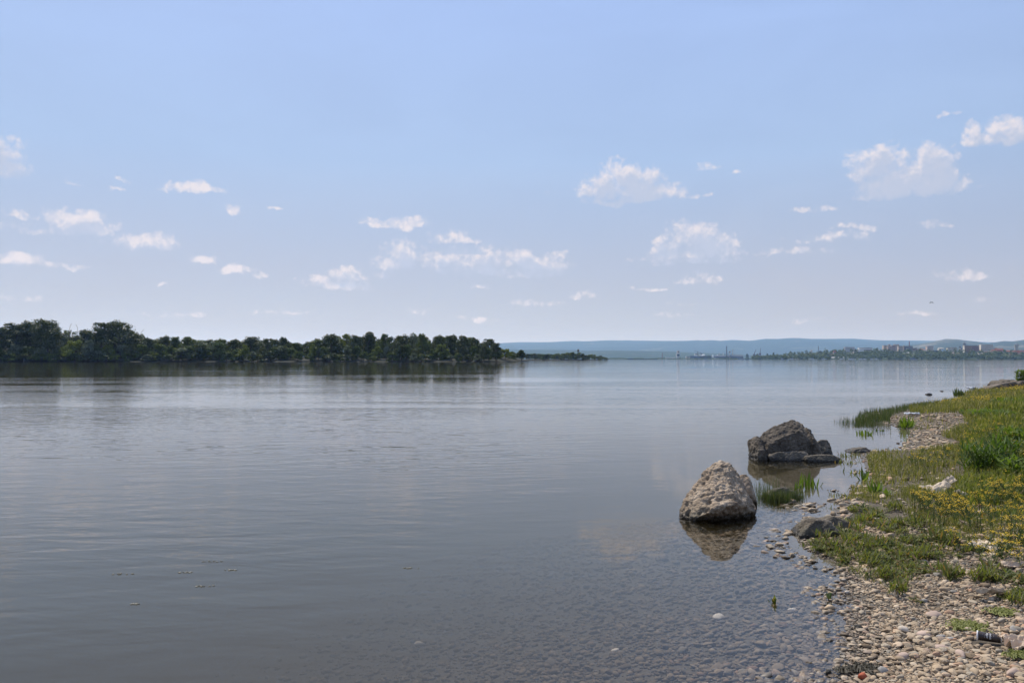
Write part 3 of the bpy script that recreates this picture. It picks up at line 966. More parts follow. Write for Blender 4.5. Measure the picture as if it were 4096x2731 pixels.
odd_stone(4060, 2522, 24, m_grey, 'blocky grey stone to the right of the coffee cup', 4, 0.6, ang=0.7)
odd_stone(4010, 2432, 18, m_pale, 'flat white stone on the shingle above the coffee cup', 7, 0.4)
odd_stone(4050, 2700, 34, m_pink, 'large rounded tan stone in the bottom right corner', 0, 0.7, ang=0.5)
odd_stone(3695, 2405, 18, m_grey, 'smooth blue grey pebble below the weed tufts', 9, 0.5)
odd_stone(2875, 2475, 26, m_pale, 'pale stone on the bed seen through shallow water', 4, 0.5, lift=0.5)
odd_stone(3170, 2445, 22, m_pale, 'flat pale triangular stone on the bed near the shingle', 7, 0.4, lift=0.6)
odd_stone(1680, 2580, 26, m_pale, 'large pale stone on the deeper bed toward the left', 8, 0.45, lift=0.6)
odd_stone(2460, 2610, 26, m_pale, 'flat pale stone lying on the bed at bottom centre', 10, 0.4, lift=0.6)

# ------------------------------------------------------------------ grass, rushes, weeds, flowers
def blades(x, y, z, h, w, rg, bend=0.45, lean=0.25):
    """curved three-triangle grass blades"""
    n = len(x)
    a = rg.uniform(0, 2 * np.pi, n)
    dx, dy = np.cos(a), np.sin(a)
    b = rg.uniform(0.1, 1.0, n) * bend
    l = rg.normal(0, lean, n)
    side = np.stack([-dy, dx, np.zeros(n)], -1) * (w / 2)[:, None]
    base = np.stack([x, y, z], -1)
    mid = base + np.stack([dx * h * (0.18 * b + 0.5 * l), dy * h * (0.18 * b + 0.5 * l), h * 0.55], -1)
    tip = base + np.stack([dx * h * (0.75 * b + l), dy * h * (0.75 * b + l), h * (1.0 - 0.35 * b)], -1)
    V = np.stack([base - side, base + side, mid + side * 0.75, mid - side * 0.75, tip], 1).reshape(-1, 3)
    k = np.arange(n)[:, None] * 5
    Q = k + np.array([[0, 1, 2, 3]]); T = k + np.array([[3, 2, 4]])
    rnd = np.repeat(rg.random(n), 5)
    return V, [Q, T], rnd


m_grass = leaf_mat('grass', (0.085, 0.092, 0.022), (0.185, 0.18, 0.048), 0.45, c2=(0.32, 0.26, 0.13))
m_lush = leaf_mat('lush_grass', (0.075, 0.095, 0.018), (0.165, 0.18, 0.036), 0.45, c2=(0.28, 0.24, 0.09))
m_rush = leaf_mat('rushes', (0.045, 0.068, 0.026), (0.095, 0.12, 0.045), 0.3, c2=(0.15, 0.14, 0.07))
m_weed = leaf_mat('weed_leaf', (0.075, 0.092, 0.028), (0.175, 0.185, 0.055), 0.42, c2=(0.19, 0.12, 0.06))
m_dock = leaf_mat('dock_leaf', (0.07, 0.11, 0.018), (0.14, 0.195, 0.034), 0.42)
m_bush = leaf_mat('bush_leaf', (0.042, 0.076, 0.014), (0.095, 0.15, 0.027), 0.38)
m_dryst = plain('dry_stalk', (0.22, 0.17, 0.10), 0.9, 0.2, 20.0)
m_stem = plain('green_stem', (0.08, 0.12, 0.03), 0.8, 0.2, 20.0)
m_yellow = leaf_mat('yellow_petal', (0.50, 0.33, 0.012), (0.70, 0.50, 0.03), 0.2)

ZA = np.array([(3395, 1995), (3405, 1950), (3490, 1925), (3465, 1830), (3500, 1812), (3620, 1808), (3830, 1792), (3840, 1768), (3760, 1745), (3860, 1700), (3850, 1656), (3640, 1660), (3640, 1632), (3760, 1606), (3940, 1545), (4200, 1490), (4700, 1480), (4700, 2190), (3950, 2200), (3800, 2150), (3700, 2115), (3580, 2030)])
ZB = np.array([(3215, 2200), (3300, 2140), (3420, 2100), (3480, 2020), (3580, 2030), (3700, 2115), (3800, 2150), (3950, 2190), (4700, 2180), (4700, 2330), (4096, 2335), (3900, 2300), (3720, 2310), (3640, 2350), (3470, 2330), (3370, 2280), (3300, 2235)])
ZC = np.array([(3380, 2290), (4700, 2290), (4700, 2440), (4000, 2420), (3780, 2380), (3640, 2420), (3480, 2350)])
BARE = np.array([(3400, 2040), (3480, 2010), (3560, 2030), (3640, 2075), (3720, 2110), (3740, 2150), (3640, 2140), (3520, 2120), (3430, 2090)])
LUSH = np.array([(3820, 2000), (3860, 1880), (3840, 1800), (3900, 1700), (3930, 1650), (4050, 1600), (4700, 1560), (4700, 2100), (4000, 2080)])
rg = np.random.default_rng(41)
x, y = scatter_polar(330000, 20, 48, 5.0, 70.0, rg)
s = shore_dist(x, y)
ok = s > -0.05
x, y, s = x[ok], y[ok], s[ok]
z = height(x, y)
px, py = project(x, y, z)
inA, inB, inC, bare, lush = in_poly(px, py, ZA), in_poly(px, py, ZB), in_poly(px, py, ZC), in_poly(px, py, BARE), in_poly(px, py, LUSH)
clump = fbm(x * 1.6, y * 1.6, 5.0, 3)
clump2 = fbm(x * 5.0, y * 5.0, 6.0, 2)
beach = in_poly(px, py, GRAVEL_BEACH)
D = np.hypot(x, y)
prob = np.where(inA, np.clip(0.72 + 0.6 * clump2 + 0.3 * clump, 0.2, 1), 0)
prob = np.where(inB & ~inA, np.clip(0.16 + 0.8 * clump + 0.6 * clump2, 0.0, 0.8), prob)
prob = np.where(inC & ~inB & ~inA, np.clip(-0.22 + 0.9 * clump + 0.7 * clump2, 0.0, 0.7), prob)
prob = np.where(bare, np.clip(-0.25 + 0.6 * clump + 0.5 * clump2, 0, 0.5), prob)
prob = np.where(beach, np.clip(-0.32 + 0.4 * clump + 0.6 * clump2, 0, 0.35), prob)
prob = np.where(s < 0.03, prob * 0.3, prob)
k = rg.random(len(x)) < prob
sel = k & ~lush
n = sel.sum()
dd = D[sel]
hh = rg.uniform(0.035, 0.085, n) * np.where(inA[sel], 1.3, 0.85) * np.clip(0.9 + 0.35 * clump[sel], 0.5, 1.5) * np.clip(dd / 9.0, 0.8, 2.2)
V, F, rnd = blades(x[sel], y[sel], z[sel] - 0.004, hh, rg.uniform(0.003, 0.006, n) * np.clip(dd / 8.0, 0.9, 4.0), rg, 0.8, 0.35)
tag(link('short_grass', make_mesh('short_grass', V, F, m_grass, False, {'rnd': rnd})), 'short green grass covering the low bank', kind='stuff')
sel = k & lush
n = sel.sum(); dd = D[sel]
hh = rg.uniform(0.06, 0.17, n) * np.clip(1 + 0.4 * clump[sel], 0.5, 1.6) * np.clip(dd / 12.0, 0.75, 1.5)
V, F, rnd = blades(x[sel], y[sel], z[sel] - 0.004, hh, rg.uniform(0.006, 0.011, n) * np.clip(dd / 9.0, 0.9, 3.5), rg, 0.8, 0.25)
tag(link('tall_grass', make_mesh('tall_grass', V, F, m_lush, False, {'rnd': rnd})), 'lush taller green grass on the right hand bank', kind='stuff')

# rush bed on the spit and the far bank edge
RUSH = np.array([(3415, 1705), (3430, 1672), (3440, 1655), (3560, 1640), (3700, 1618), (3765, 1618), (3720, 1642), (3600, 1662), (3558, 1678), (3565, 1702), (3500, 1706)])
x, y = scatter_polar(220000, 20, 34, 14.0, 36.0, rg)
px, py = project(x, y, 0 * x)
k = in_poly(px, py, RUSH)
x, y = x[k], y[k]
dens = fbm(x * 1.1, y * 1.1, 12, 3)
k = rg.random(len(x)) < np.clip(0.32 + dens * 0.5, 0.05, 0.8)
x, y = x[k], y[k]
n = len(x)
V, F, rnd = blades(x, y, np.minimum(height(x, y), 0.3), rg.uniform(0.07, 0.22, n), rg.uniform(0.006, 0.011, n), rg, 0.25, 0.10)
tag(link('rush_bed', make_mesh('rush_bed', V, F, m_rush, False, {'rnd': rnd})), 'dense band of thin dark green rushes on the low spit', kind='stuff')


def rush_clump(pts_px, n, h0, h1, label, seed, spread=0.5, w=0.006):
    """one clump of rushes standing in the water around photograph pixels"""
    rg = np.random.default_rng(seed)
    P = np.array([flat_hit(*p) for p in pts_px])
    c = P.mean(0)
    i = rg.integers(0, len(P), n)
    q = P[i] + rg.normal(0, spread, (n, 2)) - c
    zb = np.minimum(height(q[:, 0] + c[0], q[:, 1] + c[1]), -0.02)
    V, F, rnd = blades(q[:, 0], q[:, 1], zb, rg.uniform(h0, h1, n) - zb, np.full(n, w), rg, 0.35, 0.12)
    root = empty('rush_clump', (c[0], c[1], 0))
    tag(root, label, 'rushes', 'clumps of rushes in the shallows')
    link('stalks', make_mesh('stalks', V, F, m_rush, False, {'rnd': rnd}), root)
    return root


rush_clump([(3060, 1992), (3085, 1998), (3110, 2002), (3140, 2004), (3165, 1996), (3180, 1990)], 1000, 0.05, 0.17, 'dense green rush clump between the tan boulder and the shore', 51, 0.05, 0.0045)
rush_clump([(3045, 1960), (3060, 1955), (3100, 1950)], 90, 0.10, 0.20, 'sparse tall rushes just behind the dense clump by the tan boulder', 52, 0.06, 0.004)
rush_clump([(3520, 1730), (3505, 1728)], 26, 0.08, 0.16, 'few thin rushes in open water off the gravel beach', 53, 0.10, 0.008)
rush_clump([(3355, 1690), (3382, 1688)], 24, 0.06, 0.14, 'faint sparse rushes at the outermost tip of the spit', 54, 0.12, 0.009)
rush_clump([(3400, 1690), (3410, 1694)], 90, 0.12, 0.25, 'thin rush tuft standing just outside the rush bed', 55, 0.14, 0.010)


def leaf_strip(p, d, up, L, W, rg, seg=4, droop=0.5):
    """one pointed leaf as a strip of quads with a folded midrib"""
    V, F = [], []
    side = d.cross(up)
    if side.length < 1e-3: side = Vector((1, 0, 0))
    side.normalize()
    cur = p.copy(); dirv = d.copy()
    for i in range(seg + 1):
        f = i / seg
        w = W * 0.5 * math.sin(math.pi * min(1.0, 0.12 + 0.88 * f)) if f < 1 else 0.0005
        V += [cur - side * w, cur + up * (w * -0.25), cur + side * w]
        cur = cur + dirv * (L / seg)
        dirv = (dirv + Vector((0, 0, -droop / seg * 0.6))).normalized()
    for i in range(seg):
        a = i * 3
        F += [(a, a + 1, a + 4, a + 3), (a + 1, a + 2, a + 5, a + 4)]
    return V, F


def leaf_cluster(n, L, W, spread, upright, seed, base_r=0.02, stem_h=0.0, droop=0.5, seg=3, z0=0.0):
    rg = random.Random(seed)
    V, F, rnd = [], [], []
    for i in range(n):
        a = rg.uniform(0, 6.283)
        e = rg.gauss(upright, 0.22)
        d = Vector((math.cos(a) * math.cos(e), math.sin(a) * math.cos(e), math.sin(e)))
        r = base_r * math.sqrt(rg.random())
        a2 = rg.uniform(0, 6.283)
        p = Vector((r * math.cos(a2), r * math.sin(a2), z0 + stem_h * rg.random()))
        up = Vector((0, 0, 1)) if abs(d.z) < 0.95 else Vector((0, 1, 0))
        v, f = leaf_strip(p, d, up, L * rg.uniform(0.55, 1.1), W * rg.uniform(0.7, 1.2), rg, seg, droop)
        b = len(V)
        V += v; F += [tuple(b + q for q in fc) for fc in f]
        rnd += [rg.random()] * len(v)
    return np.array([tuple(q) for q in V]), np.array(F), np.array(rnd)


def leaf_mesh(name, mat, *a, **k):
    V, F, rnd = leaf_cluster(*a, **k)
    return make_mesh(name, V, F, mat, False, {'rnd': rnd})


# small weeds of the shingle: low leafy tufts, one prototype per look
weed_protos = []
for i in range(6):
    n, L, W = [(34, .045, .010), (46, .055, .008), (30, .04, .013), (60, .06, .007), (40, .07, .008), (26, .05, .012)][i]
    weed_protos.append(leaf_mesh('leaves', m_weed, n, L, W, 0, [0.5, 0.7, 0.35, 0.8, 0.95, 0.45][i], 60 + i, 0.045, 0.03, 0.5, 3))
stalk_mesh = MB().beam((0, 0, -0.01), (0.004, 0, 0.045), 0.003).beam((0.02, 0.01, -0.01), (0.03, 0.012, 0.035), 0.003)
stalk_me = make_mesh('stalk', stalk_mesh.V, np.array(stalk_mesh.Q), m_stem)
rgw = np.random.default_rng(61)
cx_, cy_ = scatter_polar(6000, 20, 44, 5.2, 11.0, rgw)
sdw = shore_dist(cx_, cy_)
zw = height(cx_, cy_)
wpx, wpy = project(cx_, cy_, zw)
w_ok = (sdw > -0.04) & (in_poly(wpx, wpy, ZB) | in_poly(wpx, wpy, ZC) | in_poly(wpx, wpy, BARE)) & (wpx < 4120)
w_pr = 0.5 + 1.2 * fbm(cx_ * 1.6, cy_ * 1.6, 5.0, 3) - 0.25 * in_poly(wpx, wpy, ZC) - .1 * in_poly(wpx, wpy, BARE)
idx = np.where(w_ok & (rgw.random(len(cx_)) < w_pr * 0.5))[0][:230]
for i in idx:
    near_edge = sdw[i] < 0.22
    root = empty('weed_tuft', (cx_[i], cy_[i], zw[i]), rgw.uniform(0, 6.28))
    sc = rgw.uniform(0.7, 1.5) * (0.85 + cy_[i] / 30)
    root.scale = (sc, sc, sc * rgw.uniform(0.7, 1.2))
    link('leaves', weed_protos[int(rgw.integers(0, 6))], root)
    link('stalk', stalk_me, root)
    if near_edge:
        tag(root, 'small leafy weed tuft at the very edge of the water', 'weed', 'weed tufts along the water edge')
    elif wpy[i] > 2330:
        tag(root, 'small leafy weed tuft on bare shingle below the weedy belt', 'weed', 'weed tufts on the bare shingle')
    elif wpx[i] > 3800:
        tag(root, 'small leafy weed tuft in the belt below the yellow flowers', 'weed', 'weed tufts below the flowers')
    else:
        tag(root, 'small leafy weed tuft in the weedy belt beside the dark shore rock', 'weed', 'weed tufts of the belt by the shore rock')

# bigger plants, each placed where the photograph shows it
def plant(px, py, n, L, W, upright, seed, label, mat=m_dock, name='leafy_plant', cat='plant', base_r=0.05, stem_h=0.0, droop=0.4, water=False, seg=4, D=None):
    if D is not None:
        q = Vector(((px - 2048) / F_PX * D, D, CAM_H - (py - HORIZON_Y) * D / F_PX))
    elif water:
        q = Vector((*flat_hit(px, py), 0.0)); q.z = -0.03
    else:
        q = ground(px, py)
    root = empty(name, q, 0.0)
    tag(root, label, cat)
    link('leaves', leaf_mesh('leaves', mat, n, L, W, 0, upright, seed, base_r, stem_h, droop, seg), root)
    st = MB()
    rr = random.Random(seed)
    for _ in range(max(2, n // 12)):
        a = rr.uniform(0, 6.28); r = base_r * rr.random()
        st.beam((r * math.cos(a), r * math.sin(a), -0.02), (1.4 * r * math.cos(a) + 0.01, 1.4 * r * math.sin(a), max(stem_h, L * 0.35)), 0.004 + 0.01 * L)
    st.build('stem', m_stem, root)
    return root


plant(3235, 1945, 20, 0.21, 0.026, 1.25, 71, 'upright broad leaved plant standing in water right of the rush clump', base_r=0.12, water=True, droop=0.25)
plant(3190, 1950, 8, 0.14, 0.02, 1.2, 72, 'smaller upright plant with few leaves beside the rushes', base_r=0.05, water=True, droop=0.25)
plant(3453, 1920, 16, 0.20, 0.028, 1.0, 73, 'leggy green plant with spread leaves at the edge of the small inlet', base_r=0.06, water=True, droop=0.4)
plant(3420, 1890, 26, 0.11, 0.016, 0.9, 74, 'drowned weed patch in the inlet below the low brown stone', m_weed, base_r=0.16, water=True)
plant(3390, 1850, 36, 0.12, 0.013, 0.95, 75, 'grassy weeds in shallow water right of the long low slab', m_weed, base_r=0.18, water=True)
plant(3400, 1825, 50, 0.13, 0.011, 1.0, 76, 'tuft of grass around the tip of the small grassy point', m_weed, base_r=0.16, water=True)
plant(3438, 1735, 9, 0.13, 0.03, 1.25, 77, 'lone upright plant in open water, left of three', base_r=0.06, water=True, droop=0.2)
plant(3462, 1738, 18, 0.15, 0.03, 1.15, 78, 'fuller upright plant in open water, middle of three', base_r=0.12, water=True, droop=0.3)
plant(3520, 1722, 10, 0.10, 0.04, 0.9, 79, 'small dark leafy plant in open water, right of three', base_r=0.08, water=True)
plant(3628, 1712, 28, 0.30, 0.04, 1.05, 80, 'dock plant with broad leaves at the head of the gravel beach', base_r=0.10, droop=0.3)
plant(3600, 1708, 14, 0.20, 0.03, 0.95, 81, 'smaller dock plant left of the broad leaved one', base_r=0.10)
plant(3500, 1975, 20, 0.17, 0.028, 0.95, 82, 'green dock plant in short grass above the weedy shingle', base_r=0.05)
plant(3540, 1985, 14, 0.14, 0.024, 0.8, 83, 'second dock plant in short grass, flatter leaves', base_r=0.05)
plant(3096, 2408, 9, 0.05, 0.014, 1.0, 84, 'tiny green sprout alone in the clear shallow water', m_weed, base_r=0.01, water=True, stem_h=0.05)
plant(3316, 2396, 8, 0.045, 0.012, 1.0, 85, 'thin dark sprout in the shallow water near the shingle', m_rush, base_r=0.008, water=True, stem_h=0.07)
plant(3257, 2190, 60, 0.07, 0.007, 1.05, 86, 'bright fine grass tuft in the shallows below the dark shore rock', m_lush, 'grass_tuft', 'grass', base_r=0.13, water=True)
plant(3330, 2122, 70, 0.06, 0.014, 0.7, 87, 'leafy weeds growing at the foot of the dark shore rock', m_weed, base_r=0.12, stem_h=0.05)
plant(3390, 2105, 60, 0.06, 0.013, 0.7, 88, 'leafy weeds on the landward side of the shore rock', m_weed, base_r=0.12, stem_h=0.05)
plant(3320, 2035, 30, 0.07, 0.010, 0.9, 89, 'small weeds in the water above the dark shore rock', m_weed, base_r=0.12, water=True)
plant(3440, 1975, 40, 0.13, 0.008, 1.1, 90, 'wispy grass tuft leaning over the inlet edge', m_grass, 'grass_tuft', 'grass', base_r=0.16)
plant(3370, 1995, 50, 0.09, 0.009, 0.9, 91, 'low grass tuft at the point below the inlet', m_grass, 'grass_tuft', 'grass', base_r=0.16)
# dark leafy bushes on the bank
plant(3935, 1880, 380, 0.20, 0.020, 0.75, 92, 'dark green bush of narrow leaves on the flowery bank', m_bush, 'leafy_bush', 'bush', base_r=0.26, stem_h=0.26, droop=0.5)
plant(4010, 1862, 260, 0.18, 0.018, 0.85, 93, 'dark green bush right of and touching the narrow leaved one', m_bush, 'leafy_bush', 'bush', base_r=0.22, stem_h=0.30, droop=0.4)
plant(4075, 1800, 320, 0.16, 0.036, 0.6, 94, 'bright leafy bush at the right edge above the dark bushes', m_dock, 'leafy_bush', 'bush', base_r=0.30, stem_h=0.30, droop=0.4)
plant(4090, 1910, 200, 0.16, 0.03, 0.6, 95, 'leafy bush cut by the right edge beside the flowers', m_dock, 'leafy_bush', 'bush', base_r=0.26, stem_h=0.22, droop=0.4)
plant(3975, 1672, 300, 0.15, 0.035, 0.6, 96, 'bushy green plant on the bank behind the gravel beach', m_dock, 'leafy_bush', 'bush', base_r=0.45, stem_h=0.16, droop=0.4)
plant(3905, 1662, 160, 0.12, 0.03, 0.7, 97, 'small green bush at the top of the gravel beach', m_dock, 'leafy_bush', 'bush', base_r=0.35, stem_h=0.10, droop=0.4)
plant(4050, 1625, 300, 0.16, 0.04, 0.6, 98, 'spreading green bush near the right edge below the far bank', m_dock, 'leafy_bush', 'bush', base_r=0.55, stem_h=0.18, droop=0.4)
plant(3836, 1590, 60, 0.35, 0.03, 1.2, 99, 'dark reed tuft at the waterline of the far bank', m_rush, 'grass_tuft', 'grass', base_r=0.2, stem_h=0.1)
# shrub at the right edge on the far bank
plant(4098, 1528, 420, 0.20, 0.07, 0.6, 100, 'small leafy shrub on the far bank at the right edge', m_dock, 'shrub', 'shrub', base_r=0.40, stem_h=0.55, droop=0.3, D=40.0)
# dry stalks
for i, (px_, py_, h_, lab) in enumerate([(3940, 1850, 0.42, 'bare dry stalk rising above the dark bush, leftmost'), (3990, 1840, 0.38, 'bare dry stalk rising between the two dark bushes'), (4040, 1870, 0.30, 'bent dry stalk right of the dark bushes')]):
    q = ground(px_, py_)
    mb = MB(); rr = random.Random(i)
    p0 = Vector((0, 0, 0))
    for k in range(5):
        p1 = p0 + Vector((rr.uniform(-.03, .03), rr.uniform(-.02, .02), h_ / 5))
        mb.beam(p0, p1, 0.006 - 0.0008 * k)
        if k > 1:
            mb.beam(p1, p1 + Vector((rr.uniform(-.06, .06), rr.uniform(-.03, .03), 0.05)), 0.003)
        p0 = p1
    tag(mb.build('dry_stalk', m_dryst, None, q), lab, 'stalk')

# yellow flowers: branching stem with clusters of small heads
def flower_proto(seed, h, nb):
    rr = random.Random(seed)
    st = MB(); V, F, rnd = [], [], []
    tips = []
    p = Vector((0, 0, -0.01))
    q = Vector((rr.uniform(-.02, .02), rr.uniform(-.02, .02), h * 0.55))
    st.beam(p, q, 0.004)
    for k in range(nb):
        a = rr.uniform(0, 6.28); r = rr.uniform(0.02, 0.07)
        tip = Vector((q.x + r * math.cos(a), q.y + r * math.sin(a), h * rr.uniform(0.85, 1.05)))
        st.beam(q, tip, 0.0025)
        tips.append(tip)
    heads = []
    for tip in tips:
        mb_v, mb_f = [], []
        for j in range(rr.randint(6, 10)):
            c = tip + Vector((rr.gauss(0, .009), rr.gauss(0, .009), rr.gauss(0, .006)))
            s = rr.uniform(0.0035, 0.006)
            b = len(mb_v)
            mb_v += [c + Vector((s, 0, 0)), c + Vector((0, s, 0)), c + Vector((-s, 0, 0)), c + Vector((0, -s, 0)), c + Vector((0, 0, s * .6)), c + Vector((0, 0, -s * .6))]
            mb_f += [(b, b + 1, b + 4), (b + 1, b + 2, b + 4), (b + 2, b + 3, b + 4), (b + 3, b, b + 4), (b + 1, b, b + 5), (b + 2, b + 1, b + 5), (b + 3, b + 2, b + 5), (b, b + 3, b + 5)]
        vv = np.array([tuple(w) for w in mb_v])
        heads.append(make_mesh('flower_head', vv, np.array(mb_f), m_yellow, False, {'rnd': np.repeat(np.array([rr.random() for _ in range(len(vv) // 6)]), 6)}))
    stem = make_mesh('stem', st.V, np.array(st.Q), m_stem)
    lv = leaf_mesh('leaves', m_weed, 9, h * 0.28, 0.012, 0, 0.5, seed, 0.01, h * 0.5, 0.4, 3)
    return stem, lv, heads


FP = [flower_proto(200 + i, [0.15, 0.18, 0.13, 0.2, 0.16][i], [5, 6, 4, 7, 5][i]) for i in range(5)]
FZ = [(np.array([(3640, 2010), (3760, 1995), (3880, 1985), (4110, 1960), (4110, 2170), (3980, 2150), (3850, 2110), (3760, 2090), (3690, 2060)]), 125, 'yellow wildflower in the dense blooming patch right of the torn cardboard', 'yellow flowers of the dense patch'),
      (np.array([(3800, 2120), (3900, 2140), (4110, 2170), (4110, 2260), (3950, 2240), (3820, 2190)]), 34, 'yellow wildflower growing low among the pebbles below the dense patch', 'yellow flowers at the edge of the shingle'),
      (np.array([(3840, 1720), (3980, 1700), (4110, 1700), (4110, 1850), (3990, 1820), (3880, 1850), (3850, 1800)]), 70, 'yellow wildflower on the lush bank above the dark bushes', 'yellow flowers of the upper bank'),
      (np.array([(3600, 1830), (3840, 1800), (3860, 1850), (3700, 1870), (3620, 1860)]), 22, 'scattered yellow wildflower in the short grass by the inlet', 'yellow flowers scattered in short grass')]
rgf = np.random.default_rng(71)
nplace = 0
for poly, cnt, lab, grp in FZ:
    got = 0
    while got < cnt:
        px_, py_ = rgf.uniform(poly[:, 0].min(), poly[:, 0].max()), rgf.uniform(poly[:, 1].min(), poly[:, 1].max())
        if not in_poly(np.array([px_]), np.array([py_]), poly)[0]:
            continue
        q = ground(px_, py_ + 20)
        if fbm(np.array([q.x * 1.3]), np.array([q.y * 1.3]), 21.0, 2)[0] < -0.15 and rgf.random() < 0.8:
            continue
        stem, lv, heads = FP[int(rgf.integers(0, 5))]
        root = empty('yellow_wildflower', q, rgf.uniform(0, 6.28))
        sc = rgf.uniform(0.8, 1.25); root.scale = (sc, sc, sc * (0.6 if 'low among' in lab else 1.0))
        tag(root, lab, 'flower', grp)
        so = link('stem', stem, root); link('leaves', lv, root)
        heads = heads[:int(rgf.integers(1, len(heads)))]
        for hm in heads:
            link('flower_head', hm, so)
        got += 1
# far flower carpet, uncountable
rg = np.random.default_rng(72)
FAR = np.array([(3690, 1622), (3770, 1608), (3850, 1592), (3940, 1556), (4050, 1540), (4200, 1520), (4200, 1600), (4050, 1600), (3960, 1612), (3850, 1614), (3760, 1626)])
MIDF = np.array([(3850, 1700), (4000, 1690), (4200, 1680), (4200, 2000), (4000, 1960), (3850, 1830)])
x, y = scatter_polar(60000, 24, 40, 8.0, 60.0, rg)
s = shore_dist(x, y); z = height(x, y)
px, py = project(x, y, z)
cl = fbm(x * 0.35, y * 0.35, 31.0, 3)
p = np.where(in_poly(px, py, FAR), np.clip(0.25 + 1.1 * cl, 0.02, 0.8), np.where(in_poly(px, py, MIDF), np.clip(0.02 + 0.25 * cl, 0.0, 0.15), 0))
k = (s > 0) & (rg.random(len(x)) < p)
x, y, z = x[k], y[k], z[k]
n = len(x)
sz = rg.uniform(0.007, 0.013, n) * np.clip(np.hypot(x, y) / 18, 0.7, 2.0)
hh = rg.uniform(0.08, 0.22, n)
c = np.stack([x, y, z + hh], -1)
octa = np.array([(1, 0, 0), (0, 1, 0), (-1, 0, 0), (0, -1, 0), (0, 0, .6), (0, 0, -.6)], float)
V = (c[:, None, :] + octa[None] * sz[:, None, None]).reshape(-1, 3)
F = (np.array([(0, 1, 4), (1, 2, 4), (2, 3, 4), (3, 0, 4), (1, 0, 5), (2, 1, 5), (3, 2, 5), (0, 3, 5)])[None] + (np.arange(n) * 6)[:, None, None]).reshape(-1, 3)
tag(link('flower_carpet', make_mesh('flower_carpet', V, F, m_yellow, False, {'rnd': np.repeat(rg.random(n), 6)})), 'carpet of tiny yellow flower heads along the far bank', kind='stuff')

# ------------------------------------------------------------------ litter on the bank
def sheet(name, px, py, w, d, seed, mat, label, cat, fold=0.03, thick=0.004, rz=0.0, tilt=(0, 0), n=22, lift=0.0, ragged=0.12):
    """crumpled sheet of cardboard / bark: folded grid with real thickness"""
    q = ground(px, py)
    gx, gy = np.meshgrid(np.linspace(-.5, .5, n), np.linspace(-.5, .5, n), indexing='ij')
    th = np.arctan2(gy, gx)
    edge = 1 + ragged * fbm(np.cos(th) * 2.2 + seed, np.sin(th) * 2.2, seed, 3)
    X, Y = gx * w * edge, gy * d * edge
    f1 = 1 - np.abs(fbm(gx * 2.0 + seed, gy * 2.6, seed + 1, 2)) * 2
    Z = fold * (f1 * 0.8 + 0.35 * fbm(gx * 6, gy * 6, seed + 2, 2)) + tilt[0] * X + tilt[1] * Y
    Z = Z + fold * 0.5 * (0.5 - np.abs(fbm(gx * 5 + gy * 3 + seed, gy * 9 - gx * 4, seed + 4, 2)))
    Z = Z - Z.min() + 0.003 + lift
    nn = n * n
    Vt = np.stack([X, Y, Z], -1).reshape(-1, 3); Vb = Vt - np.array([0, 0, thick])
    a, b = np.meshgrid(np.arange(n - 1), np.arange(n - 1), indexing='ij')
    Q = np.stack([a * n + b, (a + 1) * n + b, (a + 1) * n + b + 1, a * n + b + 1], -1).reshape(-1, 4)
    Fs = [Q, Q[:, ::-1] + nn]
    rim = [i * n for i in range(n)] + [(n - 1) * n + j for j in range(1, n)] + [i * n + n - 1 for i in range(n - 2, -1, -1)] + [j for j in range(n - 2, 0, -1)]
    rq = [(rim[(k + 1) % len(rim)], rim[k], rim[k] + nn, rim[(k + 1) % len(rim)] + nn) for k in range(len(rim))]
    me = make_mesh(name, np.concatenate([Vt, Vb]), np.concatenate([Fs[0], Fs[1], np.array(rq)]), mat)
    o = link(name, me, None, q, (0, 0, rz))
    return tag(o, label, cat)


m_card = plain('weathered_cardboard', (0.55, 0.45, 0.33), 0.9, 0.16, 9.0)
m_card2 = plain('sunbleached_cardboard', (0.50, 0.385, 0.275), 0.92, 0.18, 30.0)
m_bark = plain('dry_bark', (0.42, 0.33, 0.225), 0.9, 0.3, 30.0)
m_foam = plain('white_litter', (0.74, 0.74, 0.72), 0.7, 0.06, 20.0)
sheet('cardboard_piece', 3750, 1968, 0.34, 0.22, 1.0, m_card, 'crumpled pale cardboard sheet lying in the grass', 'cardboard', 0.035, 0.006, 0.25, (0.16, 0.15))
sheet('cardboard_piece', 3798, 1950, 0.13, 0.10, 2.0, m_card, 'raised cardboard flap at the right end of the crumpled sheet', 'cardboard', 0.02, 0.006, 0.2, (0.35, 0.5), lift=0.02)
sheet('cardboard_piece', 3850, 1994, 0.13, 0.10, 3.0, m_card, 'small torn cardboard piece half hidden in yellow flowers', 'cardboard', 0.03, 0.005, -0.3, (-0.3, 0.2))
sheet('cardboard_piece', 3595, 2002, 0.06, 0.05, 4.0, m_card, 'tiny pale scrap of cardboard in short grass', 'cardboard', 0.012, 0.004, 0.1)
sheet('cardboard_piece', 3865, 2108, 0.07, 0.07, 5.0, m_card2, 'brownish scrap leaning among flower stems at the edge of the patch', 'cardboard', 0.012, 0.004, 0.4, (-.3, 0.4))
sheet('cardboard_piece', 3945, 2195, 0.16, 0.22, 6.0, m_card, 'flat pale broken sheet lying on the weedy shingle', 'cardboard', 0.02, 0.008, 0.5, (0.05, 0.1))
sheet('cardboard_piece', 4112, 2592, 0.24, 0.15, 7.0, m_card2, 'wrinkled tan cardboard sheet beneath and right of the coffee cup', 'cardboard', 0.028, 0.004, 0.2, (0.02, 0.03), n=34, lift=0.012)
sheet('bark_strip', 3960, 2392, 0.20, 0.05, 8.0, m_bark, 'curled pale strip of bark on the shingle above the cup', 'bark', 0.02, 0.006, 0.05, lift=0.03)
